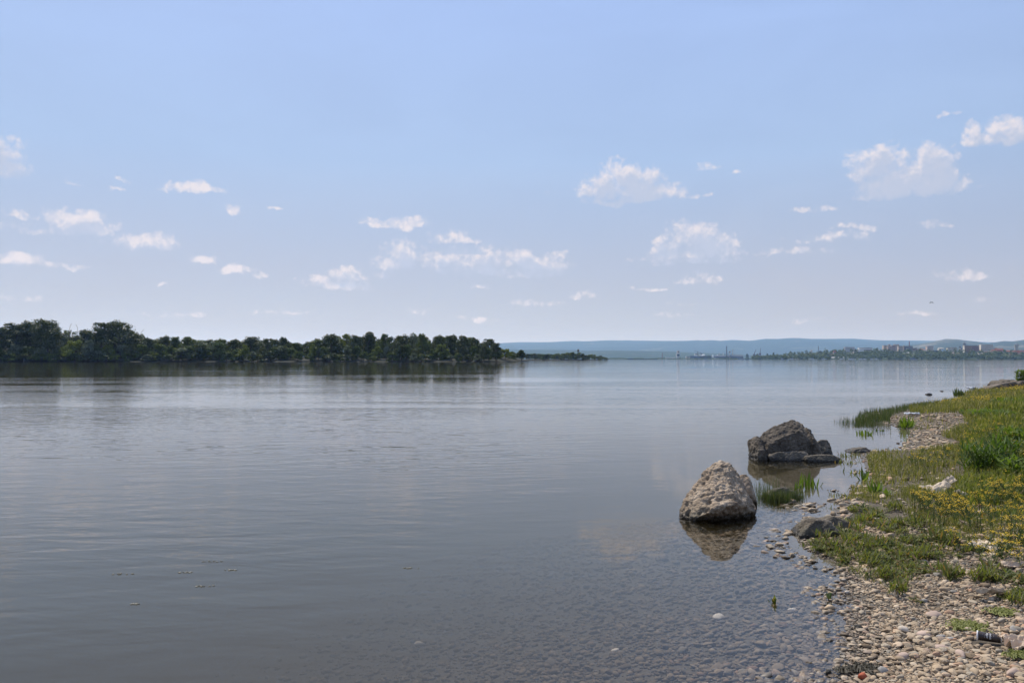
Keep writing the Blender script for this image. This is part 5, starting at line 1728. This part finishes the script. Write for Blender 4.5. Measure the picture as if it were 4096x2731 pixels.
hills('farthest_hills', [(1500, 1372), (1998, 1374), (2040, 1371), (2150, 1368.5), (2230, 1371), (2500, 1376)], 28000, 4000, 9.0, m_hill_far, 0.03, nu=80)
hills('field_hills', [(3380, 1440), (3560, 1396), (3602, 1384), (3653, 1379), (3738, 1366), (3782, 1356), (3823, 1357), (3857, 1362), (3908, 1367), (3950, 1374), (3976, 1370), (4017, 1364), (4055, 1364.5), (4096, 1359), (4250, 1355), (4700, 1365)], 11000, 3800, 3.0, m_hill_mid, 0.05)
hills('low_hills', [(1400, 1402), (1998, 1398), (2297, 1399.6), (2350, 1402), (2461, 1402), (2648, 1405), (2835, 1412), (3000, 1420), (3200, 1432), (3300, 1438)], 9000, 2000, 5.0, m_hill_low, 0.05)

# ------------------------------------------------------------------ the town and the port
def land_strip(name, prof, D0, D1, seed, mat):
    """prof: (photo x, height at the back in metres)"""
    us = np.linspace(prof[0][0], prof[-1][0], 120); vs = np.linspace(0, 1, 12)
    hs = np.interp(us, [p[0] for p in prof], [p[1] for p in prof])
    V = []
    for i, u_ in enumerate(us):
        for v_ in vs:
            D = D0 + (D1 - D0) * v_
            z = -1.5 if v_ == 0 else 1.5 + (hs[i] - 1.5) * min(1, (v_ / 0.6)) ** 1.2 + 0.4 * mnoise.noise(Vector((u_ * .03, v_ * 5, seed)))
            V.append(tuple(polar(u_, D, z)))
    n = len(vs)
    F = [(i * n + j, (i + 1) * n + j, (i + 1) * n + j + 1, i * n + j + 1) for i in range(len(us) - 1) for j in range(n - 1)]
    return tag(link(name, make_mesh(name, V, np.array(F), mat, True)), kind='structure')


TD0, TD1 = 3080.0, 3700.0
TPROF = [(3000, 2), (3100, 10), (3180, 22), (3300, 30), (3500, 33), (3700, 31), (3900, 29), (4100, 27), (4400, 26)]
def town_z(px, D):
    h = np.interp(px, [p[0] for p in TPROF], [p[1] for p in TPROF])
    v_ = (D - TD0) / (TD1 - TD0)
    return 1.5 + (h - 1.5) * min(1, max(v_, 0) / 0.6) ** 1.2
m_town_land = hill_mat('town_slope', (0.04, 0.055, 0.022), (0.14, 0.12, 0.08), 0.01, 0.6, 1.0)
land_strip('town_slope', TPROF, TD0, TD1, 2.0, m_town_land)
land_strip('port_land', [(2380, 1.6), (2500, 3), (3100, 4), (3140, 3)], 4150, 5000, 4.0, m_town_land)

# wood on the river slope of the town, reads as one mass
rg = np.random.default_rng(81)
C = []
for _ in range(1100):
    px_ = rg.uniform(3010, 4180); D = rg.uniform(3085, 3460)
    if px_ > 4000 and D > 3200 and rg.random() < .6: continue
    if D > 3360 and rg.random() < 0.6: continue
    p = polar(px_, D, town_z(px_, D)); r = rg.uniform(4.0, 8.0)
    if D < 3110: r *= 0.75
    C.append((p.x, p.y, p.z + r * .8, r))
C = np.array(C)
nl = 34
d = rg.normal(size=(len(C), nl, 3)); d /= np.linalg.norm(d, axis=2)[..., None]
c = C[:, None, :3] + d * C[:, None, 3:4] * rg.uniform(0.6, 1.05, (len(C), nl, 1)); c = c.reshape(-1, 3)
n = len(c)
e1 = rg.normal(size=(n, 3)); e1 /= np.linalg.norm(e1, axis=1)[:, None]
e2 = np.cross(d.reshape(-1, 3), e1); e2 /= np.linalg.norm(e2, axis=1)[:, None]
s = rg.uniform(1.3, 2.6, (n, 1))
V = np.stack([c - e1 * s, c - e2 * s, c + e1 * s, c + e2 * s], 1).reshape(-1, 3)
rnd = np.repeat(np.clip(np.repeat(rg.random(len(C)), nl) * .7 + .3 * rg.random(n), 0, 1), 4)
tag(link('riverside_wood', make_mesh('riverside_wood', V, (np.arange(n) * 4)[:, None] + np.array([[0, 1, 2, 3]]), LM['mid'], False, {'rnd': rnd})), 'green wood covering the river slope below the town', kind='stuff')

BM = {k: plain('town_' + k, v, 0.85, 0.1, 0.05) for k, v in dict(tan=(0.62, 0.50, 0.38), brown=(0.46, 0.36, 0.28), grey=(0.52, 0.50, 0.47), white=(0.80, 0.78, 0.74), cream=(0.78, 0.70, 0.58), orange=(0.45, 0.22, 0.11), red=(0.36, 0.12, 0.075),
                                                                         roof=(0.28, 0.115, 0.07), dark=(0.05, 0.055, 0.06), slate=(0.13, 0.15, 0.17), stone=(0.46, 0.42, 0.36), blue=(0.10, 0.17, 0.30), pink=(0.64, 0.50, 0.42), glassy=(0.22, 0.30, 0.36), steel=(0.16, 0.17, 0.18)).items()}
m_win = plain('town_window_glass', (0.035, 0.042, 0.05), 0.25, 0.1, 0.3, 0.5)


def building(px0, px1, ytop, ybase, D, wall, label, floors=0, roof='flat', roofmat='grey', bands=None, depth=None, cat='building', name='apartment_block', roof_h=2.5, rooms=True, stripe=None):
    """block with wall, roof and a band of windows (or balconies) for every storey; all sizes real at distance D"""
    pxm = (px0 + px1) / 2
    q = polar(pxm, D, 0)
    k = D / F_PX / math.cos(math.atan((pxm - 2048) / F_PX)) * math.cos(math.atan((pxm - 2048) / F_PX)) ** 0
    w = (px1 - px0) / F_PX * D
    z0, z1 = elev(ybase, D, pxm), elev(ytop, D, pxm)
    h = z1 - z0
    dp = depth or max(6.0, min(13.0, 0.6 * w))
    th = 0.42
    w = max(w * 0.45, (w - dp * math.sin(th)) / math.cos(th))
    root = empty(name, (q.x, q.y, z0), th - math.atan2(q.x, q.y))
    tag(root, label, cat)
    wl = h if roof == 'flat' else h - roof_h
    wo_ = MB().box(-w / 2, w / 2, 0, dp, -4, wl).build('wall', BM[wall], root)
    if roof == 'flat':
        MB().box(-w / 2 - .4, w / 2 + .4, -.4, dp + .4, wl + .01, wl + .7).build('roof', BM[roofmat], root)
    elif roof == 'gable':
        MB().gable(-w / 2, w / 2, 0, dp, wl + .01, wl + roof_h, 'x', 0.5).build('roof', BM[roofmat], root)
    else:
        MB().hip(-w / 2, w / 2, 0, dp, wl + .01, wl + roof_h, min(w * .3, dp * .5), 0.5).build('roof', BM[roofmat], root)
    if floors:
        fh = wl / floors
        for i in range(floors):
            zz = i * fh
            if stripe:
                MB().box(-w / 2 + .3, w / 2 - .3, -.9, -.003, zz + .1 * fh, zz + .45 * fh).build('balcony', BM[stripe], wo_)
            MB().box(-w / 2 + .8, w / 2 - .8, -.08, .4, zz + .48 * fh, zz + .86 * fh).build('window_band', m_win, wo_)
    return root


def bx8(cx): return 3296 + cx * .3401
def by8(cy): return 1330 + cy * .3401
def B8(x0, x1, y0, y1, D, wall, label, **k): return building(bx8(x0), bx8(x1), by8(y0), by8(y1), D, wall, label, **k)
def bx7(cx): return 2500 + cx * .3401
def B7(x0, x1, y0, y1, D, wall, label, **k): return building(bx7(x0), bx7(x1), by8(y0), by8(y1), D, wall, label, **k)

DT = 3480.0
B8(250, 362, 172, 248, DT, 'grey', 'grey office block with horizontal window bands at the left of the town', floors=6, roofmat='pink', name='office_block')
B8(245, 312, 216, 250, DT - 60, 'slate', 'low dark building in front of the banded office block', floors=2, roof='hip', roofmat='slate', name='house')
B8(418, 566, 178, 216, DT, 'white', 'large white hall with pale flat roof right of the office block', floors=2, roofmat='white', name='hall')
B8(398, 470, 206, 218, DT - 30, 'white', 'low white wing at the foot of the large white hall', roofmat='white', name='hall_wing')
B8(355, 452, 224, 272, DT - 120, 'stone', 'beige stone block half hidden in trees below the white hall', floors=2, roof='flat', roofmat='stone', name='stone_building')
B8(575, 625, 206, 220, DT, 'white', 'small white house with dark roof right of the white hall', roof='gable', roofmat='slate', name='house')
B8(655, 750, 202, 238, DT - 60, 'cream', 'low cream building under the brown tower blocks', floors=2, roofmat='white', name='house')
B8(700, 760, 150, 212, DT, 'tan', 'tan tower block at the left of the brown cluster', floors=8)
B8(752, 800, 162, 212, DT - 30, 'brown', 'lower brown block standing before the tan tower', floors=7)
B8(757, 784, 139, 165, DT + 40, 'brown', 'narrow brown stair tower on top of the cluster, left', floors=2)
B8(795, 845, 150, 214, DT + 10, 'brown', 'brown tower block in the middle of the cluster', floors=8, roofmat='brown')
B8(832, 888, 140, 214, DT + 30, 'tan', 'highest tan tower block at the right of the brown cluster', floors=9, roofmat='brown')
B8(876, 936, 160, 220, DT - 40, 'tan', 'tan block right of and in front of the brown cluster', floors=7, roofmat='brown')
B8(936, 952, 152, 212, DT, 'brown', 'slim brown stairwell tower beside the tan block', floors=6, depth=6)
B8(962, 1046, 160, 222, DT, 'slate', 'dark grey banded block carrying a radio mast', floors=6, roofmat='grey', name='office_block', stripe='grey')
B8(1046, 1104, 182, 218, DT + 20, 'brown', 'low brown block with white roof right of the banded block', floors=3, roofmat='white')
B8(962, 1084, 231, 244, DT - 130, 'white', 'long low white roofed shed among the trees', roof='gable', roofmat='white', roof_h=4, name='shed')
B8(1085, 1130, 196, 216, DT + 40, 'pink', 'small pinkish house left in the row of red roofs', roof='hip', roofmat='roof', name='house')
B8(1132, 1168, 190, 214, DT + 60, 'cream', 'small cream house in the row of red roofs', roof='gable', roofmat='roof', name='house', floors=2)
B8(1170, 1212, 196, 216, DT + 20, 'white', 'small white house right in the row of red roofs', roof='hip', roofmat='roof', name='house')
B8(1216, 1290, 163, 212, DT + 40, 'pink', 'pinkish apartment block with white balcony bands', floors=5, roofmat='roof', stripe='white')
B8(1278, 1345, 210, 236, DT - 60, 'slate', 'dark glass fronted low building before the stone office', floors=2, roofmat='grey', name='office_block')
B8(1352, 1412, 176, 226, DT + 20, 'cream', 'cream building with a tall pale side wall', floors=4, roof='hip', roofmat='stone', name='house')
B8(1380, 1460, 196, 250, DT - 90, 'glassy', 'blue green mansard roofed building in mid town', floors=3, roof='hip', roofmat='glassy', roof_h=9, name='town_house')
B8(1455, 1510, 182, 222, DT + 20, 'cream', 'cream apartment block left of the church towers', floors=4, roofmat='brown')
B8(1505, 1566, 176, 220, DT + 40, 'brown', 'brown apartment block just left of the church towers', floors=4, roofmat='brown', stripe='cream')
B8(1512, 1600, 228, 266, DT - 120, 'pink', 'broad pink house with brown roof below the church towers', floors=2, roof='hip', roofmat='brown', roof_h=6, name='house')
B8(1540, 1572, 255, 282, DT - 230, 'white', 'small white gabled house in the trees below the pink one', roof='gable', roofmat='roof', roof_h=4, name='house')
B8(1406, 1424, 252, 282, DT - 230, 'white', 'tiny white house alone in the wood', roof='gable', roofmat='roof', roof_h=3, name='house', depth=6)
B8(1655, 1731, 154, 246, DT - 80, 'cream', 'tall apartment tower with orange balcony stripes', floors=11, roofmat='brown', stripe='orange')
B8(1733, 1822, 154, 228, DT - 60, 'white', 'tall apartment tower with red and white stripes', floors=9, roofmat='brown', stripe='red')
B8(1822, 1862, 150, 210, DT - 30, 'white', 'narrow white and red striped tower behind the cream slab', floors=8, roofmat='brown', stripe='red')
B8(1858, 1980, 144, 216, DT - 40, 'cream', 'wide plain cream slab block, last tall block to the right', floors=7, roofmat='cream')
B8(1982, 2046, 180, 198, DT + 30, 'grey', 'low grey building right of the cream slab', floors=2, roofmat='white', name='house')
B8(2030, 2110, 186, 208, DT, 'red', 'long red roofed building right of the cream slab', floors=1, roof='gable', roofmat='roof', roof_h=6, name='house')
B8(1970, 2034, 200, 232, DT - 80, 'pink', 'pink house with red roof under the cream slab', floors=2, roof='hip', roofmat='roof', roof_h=6, name='house')
B8(2110, 2240, 206, 222, DT + 10, 'red', 'row building with long red roof left of the water tower', roof='gable', roofmat='roof', roof_h=5, name='house')
B8(2222, 2420, 207, 280, DT - 170, 'white', 'large white building with brown red roof at the right edge', floors=3, roof='hip', roofmat='roof', roof_h=20, name='town_house', depth=30)
B8(1795, 1892, 240, 272, DT - 160, 'white', 'white villa among trees below the striped towers', floors=2, roof='hip', roofmat='stone', roof_h=5, name='house')
B8(1700, 1735, 256, 268, DT - 200, 'white', 'small white roofed house left of the white villa', roof='gable', roofmat='white', roof_h=3, name='house')
B8(1890, 1960, 222, 250, DT - 100, 'brown', 'low brown house right of the white villa', floors=1, roof='hip', roofmat='roof', roof_h=4, name='house')
B8(60, 172, 252, 290, DT - 200, 'pink', 'ochre red roofed house at the left foot of the town', floors=1, roof='hip', roofmat='roof', roof_h=9, name='house')
B8(112, 148, 208, 262, DT - 150, 'stone', 'small square tower with pointed red roof at the left of the town', floors=2, roof='hip', roofmat='roof', roof_h=8, name='tower_house')
B8(95, 240, 282, 312, DT - 330, 'stone', 'long stone warehouse at the waterfront left of the town', floors=1, roof='gable', roofmat='stone', roof_h=6, name='warehouse')
# embankment wall
q0 = polar(bx8(1978), DT - 250); q1 = polar(bx8(2420), DT - 250)
zt, zb = elev(by8(280), DT - 250, bx8(2200)), elev(by8(294), DT - 250, bx8(2200))
root = empty('embankment_wall', ((q0.x + q1.x) / 2, (q0.y + q1.y) / 2, zb), math.atan2(q1.y - q0.y, q1.x - q0.x)); Lw = (q1 - q0).length
tag(root, 'long grey stone embankment wall below the large white building', 'wall')
MB().box(-Lw / 2, Lw / 2, 0, 2, -3, zt - zb).build('wall', BM['stone'], root)
MB().box(-Lw / 2 - .3, Lw / 2 + .3, -.3, 2.3, zt - zb + .01, zt - zb + .5).build('coping', BM['grey'], root)


def tower(px, ytop, ybase, D, label, prof, mats, cat='tower', name='tower', n=12):
    """prof: list of (part name, material, [(radius in photo px, height fraction)])"""
    z0, z1 = elev(ybase, D, px), elev(ytop, D, px)
    q = polar(px, D, z0)
    root = empty(name, q, 0.3); tag(root, label, cat)
    for pn, mt, pr in prof:
        MB().lathe([(max(r / F_PX * D, 0.05), f * (z1 - z0)) for r, f in pr], 0, 0, n).build(pn, BM[mt] if isinstance(mt, str) else mt, root)
    return root


tower(bx8(237), by8(175), by8(220), DT, 'slim dark church spire at the left of the town', [('shaft', 'stone', [(3.2, -.1), (3.2, .48)]), ('spire', 'slate', [(3.6, .485), (2.2, .62), (0.1, 1.0)])], None, 'church', 'church_tower', 8)
tower(bx8(1655), by8(108), by8(200), DT + 50, 'taller grey church tower with bulbous dome', [('shaft', 'grey', [(4.2, -.1), (4.2, .42), (5.4, .45), (5.4, .6)]), ('dome', 'slate', [(5.6, .605), (5.2, .75), (2.4, .86), (1.2, .9), (0.1, 1.0)])], None, 'church', 'church_tower', 10)
tower(bx8(1600), by8(150), by8(205), DT + 50, 'shorter grey church tower with small dome', [('shaft', 'grey', [(2.8, -.1), (2.8, .5)]), ('dome', 'slate', [(3.4, .505), (3.0, .75), (1.0, .88), (0.1, 1.0)])], None, 'church', 'church_tower', 10)
B8(1610, 1650, 178, 208, DT + 55, 'grey', 'grey church nave between the two domed towers', roof='gable', roofmat='slate', roof_h=7, name='church_nave', cat='church')
tower(bx8(2266), by8(124), by8(206), DT, 'round stone water tower with pointed cap near the right edge', [('shaft', 'stone', [(6.0, -.1), (5.6, .5), (6.8, .55), (6.8, .78)]), ('cap', 'slate', [(7.4, .785), (3.0, .92), (0.1, 1.0)])], None, 'water tower', 'water_tower', 12)


def mast(px, ytop, ybase, D, label, mat, w0=1.6, name='radio_mast', cat='mast', dish=True):
    z0, z1 = elev(ybase, D, px), elev(ytop, D, px); h = z1 - z0
    root = empty(name, polar(px, D, z0)); tag(root, label, cat)
    for sx, sy in ((-1, -1), (1, -1), (1, 1), (-1, 1)):
        MB().beam((sx * w0, sy * w0, -1), (sx * .3, sy * .3, h), 0.55).build('leg', mat, root)
    for k in range(5):
        f = (k + .5) / 5; w = w0 + (.3 - w0) * f
        MB().box(-w, w, -w, w, h * f, h * f + .4).build('brace', mat, root)
    if dish:
        MB().lathe([(.1, h * .62), (1.3, h * .64), (1.3, h * .72), (.1, h * .74)], 0, -1.2, 8).build('dish', mat, root)
    return root


m_mast = plain('painted_steel', (0.30, 0.10, 0.08), 0.7, 0.1, 1.0)
mast(bx8(1005), by8(98), by8(158), DT, 'red radio mast on the dark banded block', m_mast)
mast(bx7(2276), by8(155), by8(222), 3420, 'thin lattice mast above the wooded slope left of town', BM['steel'])
DPORT = 4300.0
mast(bx7(438), by8(236), by8(312), DPORT, 'red and white lattice pylon at the far left of the port', m_mast, 3.5, 'lattice_pylon', dish=False)
B7(606, 648, 247, 302, DPORT, 'grey', 'tall pale grain silo, lower block', floors=1, roofmat='slate', name='grain_silo', cat='silo')
B7(614, 645, 215, 243, DPORT + 10, 'tan', 'tan head house on top of the pale grain silo', floors=1, roofmat='tan', name='silo_head_house', cat='silo')
B7(483, 590, 291, 303, DPORT, 'white', 'long low white shed left of the grain silo', roofmat='white', name='shed')
B7(720, 772, 281, 300, DPORT, 'cream', 'low cream shed right of the grain silo', floors=1, roofmat='white', name='shed')
B7(822, 858, 247, 274, DPORT + 200, 'white', 'white box shaped plant building behind the quay', floors=1, roofmat='white', name='plant_building')
B7(868, 905, 266, 278, DPORT + 200, 'white', 'small white hall right of the white plant building', roofmat='white', name='plant_building')
B7(905, 950, 252, 280, DPORT + 220, 'grey', 'grey rounded storage hall behind the quay', roof='hip', roofmat='white', roof_h=8, name='storage_hall')
B7(770, 1020, 276, 300, DPORT + 80, 'slate', 'long dark factory hall left of the tall chimney', floors=1, roofmat='slate', name='factory_hall')
B7(1020, 1052, 258, 274, DPORT + 120, 'white', 'white pitched tent hall, left one of two', roof='hip', roofmat='white', roof_h=14, name='tent_hall')
B7(1076, 1104, 258, 274, DPORT + 120, 'white', 'white pitched tent hall, right one of two', roof='hip', roofmat='white', roof_h=14, name='tent_hall')
B7(1055, 1240, 268, 318, DPORT + 20, 'slate', 'dark factory hall in front of the tall chimney', floors=2, roof='gable', roofmat='steel', roof_h=6, name='factory_hall')
B7(1240, 1392, 264, 318, DPORT, 'steel', 'wide dark works building right of the tall chimney', floors=3, roof='gable', roofmat='steel', roof_h=6, name='factory_hall')
B7(1030, 1110, 303, 312, DPORT - 40, 'white', 'low white quay shed below the tent halls', roofmat='white', name='shed')
B7(1545, 1712, 274, 318, DPORT - 60, 'tan', 'big shed with red roof behind the harbour crane', floors=2, roof='gable', roofmat='roof', roof_h=16, name='warehouse', depth=40)
B7(1540, 1580, 276, 306, DPORT - 80, 'white', 'white gabled front at the left of the red roofed shed', roof='hip', roofmat='white', roof_h=14, name='warehouse')
B7(1800, 1925, 288, 318, 3700, 'tan', 'low ochre warehouse with red roof on the waterfront, left of three', floors=1, roof='hip', roofmat='roof', roof_h=8, name='warehouse')
B7(1930, 2022, 290, 320, 3650, 'cream', 'low cream warehouse with red roof on the waterfront, middle of three', floors=1, roof='hip', roofmat='roof', roof_h=8, name='warehouse')
B7(2030, 2100, 294, 320, 3600, 'pink', 'low pink warehouse on the waterfront, right of three', floors=1, roof='hip', roofmat='roof', roof_h=7, name='warehouse')
B7(2092, 2150, 305, 320, 3400, 'white', 'white waterfront pavilion right of the three warehouses', roof='gable', roofmat='white', roof_h=6, name='pavilion')
B7(2188, 2208, 206, 228, 3440, 'stone', 'small twin topped stone tower above the wooded slope', roofmat='tan', name='stone_tower', cat='tower', depth=8)
B7(1785, 1830, 264, 280, 3800, 'white', 'small white house above the left warehouse', roof='gable', roofmat='roof', roof_h=5, name='house')
tower(bx7(1196), by8(160), by8(268), DPORT, 'tall dark factory chimney, highest of the port', [('shaft', 'steel', [(2.6, -.1), (1.9, .97)]), ('crown', 'dark', [(2.3, .971), (2.3, 1.0), (.1, 1.0)])], None, 'chimney', 'factory_chimney')
tower(bx7(1268), by8(197), by8(268), DPORT, 'slim brown factory chimney right of the mushroom tower', [('shaft', 'brown', [(1.4, -.1), (1.0, .97)]), ('crown', 'dark', [(1.3, .971), (1.3, 1.0), (.1, 1.0)])], None, 'chimney', 'factory_chimney')
tower(bx7(1107), by8(237), by8(264), DPORT, 'short chimney left of the tall one', [('shaft', 'brown', [(1.0, -.1), (.8, 1.0)])], None, 'chimney', 'factory_chimney')
tower(bx7(1155), by8(237), by8(264), DPORT, 'short chimney nearest left of the tall one', [('shaft', 'grey', [(1.0, -.1), (.8, 1.0)])], None, 'chimney', 'factory_chimney')
tower(bx7(1231), by8(220), by8(266), DPORT, 'mushroom shaped concrete water tower between the chimneys', [('shaft', 'grey', [(2.2, -.1), (1.8, .6)]), ('tank', 'grey', [(1.8, .605), (5.6, .85), (5.6, 1.0), (.1, 1.02)])], None, 'water tower', 'water_tower')


def crane(px, ytop, ybase, D, label, mat, jib):
    z0, z1 = elev(ybase, D, px), elev(ytop, D, px); h = z1 - z0
    root = empty('harbour_crane', polar(px, D, z0)); tag(root, label, 'crane')
    for sx in (-1, 1):
        for sy in (-1, 1):
            MB().beam((sx * 5, sy * 4, -1), (sx * 2.4, sy * 2.4, h * .35), 1.3).build('leg', mat, root)
    MB().box(-3.4, 3.4, -3, 3, h * .35 + .01, h * .5).build('cabin', mat, root)
    MB().beam((0, 0, h * .45), (jib * .25, 0, h * .72), 2.0).build('mast', mat, root)
    MB().beam((jib * .1, 0, h * .5), (jib, 0, h), 1.3).build('jib', mat, root)
    MB().box(-6 if jib > 0 else 3.5, -3.5 if jib > 0 else 6, -2, 2, h * .38, h * .5).build('counterweight', mat, root)
    return root


m_crane = plain('crane_paint', (0.10, 0.07, 0.06), 0.7, 0.1, 1.0)
crane(bx7(1520), by8(195), by8(310), DPORT - 100, 'tall dark harbour crane with jib up, left of the red roofed shed', m_crane, 9)
crane(bx7(1590), by8(182), by8(300), DPORT - 20, 'tall thin harbour crane behind the red roofed shed', m_crane, 2.5)
crane(bx7(905), by8(212), by8(280), DPORT + 260, 'slanted crane jib behind the grey storage hall', m_crane, -40)
crane(bx7(853), by8(215), by8(280), DPORT + 260, 'thin upright crane above the white plant building', m_crane, 2)


def boat(px, D, L, label, hull='white', cab='white', cabh=2.2, barge=False):
    q = polar(px, D, 0.0)
    root = empty('barge' if barge else 'moored_boat', q, -math.atan2(q.x, q.y)); tag(root, label, 'barge' if barge else 'boat')
    hh = 2.4 if barge else 1.6; w = L * 0.16
    V = [(-L * .5, -w, hh), (-L * .46, -w * .8, -.5), (L * .38, -w * .8, -.5), (L * .4, -w, hh), (L * .55, 0, hh * 1.25), (L * .45, 0, -.5),
         (-L * .5, w, hh), (-L * .46, w * .8, -.5), (L * .38, w * .8, -.5), (L * .4, w, hh)]
    mb = MB(); mb.V = V
    mb.Q = [(1, 2, 3, 0), (2, 5, 4, 3), (7, 6, 9, 8), (8, 9, 4, 5), (0, 6, 7, 1), (0, 3, 9, 6)]; mb.T = [(3, 4, 9)]
    mb.build('hull', BM[hull], root)
    x0, x1 = (-L * .46, -L * .3) if barge else (-L * .32, L * .18)
    MB().box(x0, x1, -w * .7, w * .7, hh + .01, hh + cabh).build('cabin', BM[cab], root)
    MB().box(x0 + .3, x1 - .3, -w * .72, w * .72, hh + cabh * .45, hh + cabh * .8).build('window_band', m_win, root)
    if not barge:
        MB().box(x0 - .4, x1 + .4, -w * .8, w * .8, hh + cabh + .01, hh + cabh + .3).build('cabin_roof', BM['white'], root)
        MB().beam((0, 0, hh + cabh), (0, 0, hh + cabh + 3), .25).build('mast', BM['steel'], root)
    return root


boat(bx8(1053), 3040, 30, 'largest white passenger boat moored below the wooded slope', 'white', 'blue', 3.0)
for cx, L_, lab in [(212, 18, 'white boat moored left in the row below the office block'), (308, 16, 'small white boat, left one of a close pair below the stone block'), (338, 18, 'small white boat, right one of a close pair below the stone block'), (437, 17, 'white boat moored below the white hall, left'),
                    (478, 12, 'small white boat moored below the white hall, right'), (562, 12, 'small white boat alone below the low cream building'), (615, 14, 'last small white boat to the right in the moored row')]:
    boat(bx8(cx), 3060, L_, lab)
boat(bx7(1520), DPORT - 190, 150, 'long blue barge lying at the quay under the harbour crane', 'blue', 'white', 3, True)
boat(bx7(200), DPORT - 200, 150, 'dark flat barge lying far left of the port', 'dark', 'dark', 2, True)
for cx, L_, lab in [(1585, 26, 'white motor boat at the right end of the blue barge'), (1645, 18, 'small boat in front of the red roofed shed'), (1760, 24, 'white boat moored below the dark poplar'), (1850, 18, 'dark boat moored before the left warehouse'), (1965, 30, 'white ship moored before the middle warehouse'),
                    (2205, 30, 'grey pontoon boat moored right of the white pavilion'), (2335, 20, 'white boat moored where the town slope begins')]:
    boat(bx7(cx), 3900 if cx < 1800 else 3100, L_, lab, 'dark' if cx == 1850 else 'white')

# port trees
for px_, yt, yb, w_, sh_, D, lab in [(bx7(1437), by8(250), 0, 16, 'round', DPORT - 90, 'dark round tree left of the harbour crane'), (bx7(1557), by8(247), 0, 14, 'slim', DPORT + 10, 'dark tree between the harbour cranes'), (bx7(1747), by8(233), 0, 10, 'slim', 4000, 'tall dark poplar right of the red roofed shed'),
                                 (bx7(1675), by8(245), 0, 12, 'slim', 4100, 'dark tree behind the right end of the red roofed shed'), (bx7(1948), by8(216), 0, 14, 'poplar', 3560, 'tallest dark tree at the start of the wooded slope'), (bx7(1996), by8(225), 0, 10, 'slim', 3560, 'narrow poplar right of the tallest tree on the slope'),
                                 (bx7(930), by8(272), 0, 24, 'round', DPORT - 60, 'wide dark tree on the quay left of the factory halls'), (bx7(985), by8(270), 0, 18, 'round', DPORT - 60, 'second dark tree on the quay left of the factory halls'), (bx7(1195), by8(272), 0, 12, 'round', DPORT - 60, 'dark tree at the foot of the tall chimney'),
                                 (bx7(2300), by8(185) if False else by8(216), 0, 22, 'round', 3400, 'dark round tree on the crest right of the lattice mast'), (bx8(205), by8(250), 0, 8, 'slim', 3200, 'slim dark poplar below the banded office block'), (bx8(360), by8(186), 0, 22, 'round', 3500, 'dark tree touching the right side of the banded office block')]:
    tree(px_, yt, D, w_, sh_, 'dark', lab, None, 0, 1.5)
# scrub line along the port quay: one mass
rg = np.random.default_rng(91)
n = 5200
px_ = rg.uniform(2390, 3110, n); D = rg.uniform(4150, 4210, n)
hgt = np.clip(4.5 + 4 * fbm(px_ * .03, 0 * px_, 3.0, 3), 1.0, 12)
az_ = np.array([polar(a, b)[:2] for a, b in zip(px_, D)])
c = np.stack([az_[:, 0], az_[:, 1], 1.5 + rg.random(n) * hgt], -1)
e1 = rg.normal(size=(n, 3)); e1 /= np.linalg.norm(e1, axis=1)[:, None]; e2 = rg.normal(size=(n, 3)); e2 /= np.linalg.norm(e2, axis=1)[:, None]
s = rg.uniform(.8, 1.8, (n, 1))
V = np.stack([c - e1 * s, c - e2 * s, c + e1 * s, c + e2 * s], 1).reshape(-1, 3)
tag(link('quay_scrub', make_mesh('quay_scrub', V, (np.arange(n) * 4)[:, None] + np.array([[0, 1, 2, 3]]), LM['mid'], False, {'rnd': np.repeat(rg.random(n), 4)})), 'scrub and small trees along the port shore', kind='stuff')

HAZE_TOP = 760.0

# ------------------------------------------------------------------ the air: closed box of thin haze
m_haze = bpy.data.materials.new('haze'); m_haze.use_nodes = True
t = NT(m_haze.node_tree); t.n.clear()
vol = t.n.new('ShaderNodeVolumePrincipled')
vol.inputs['Color'].default_value = (0.33, 0.58, 1.0, 1)
vol.inputs['Density'].default_value = 0.000045
vol.inputs['Anisotropy'].default_value = 0.3
vol.inputs['Absorption Color'].default_value = (1, 1, 1, 1)
out = t.n.new('ShaderNodeOutputMaterial'); t.l.new(vol.outputs[0], out.inputs[1])
tag(link('haze', box_mesh('haze', -35000, 35000, -600, 35000, -7.5, HAZE_TOP, m_haze)), kind='stuff')
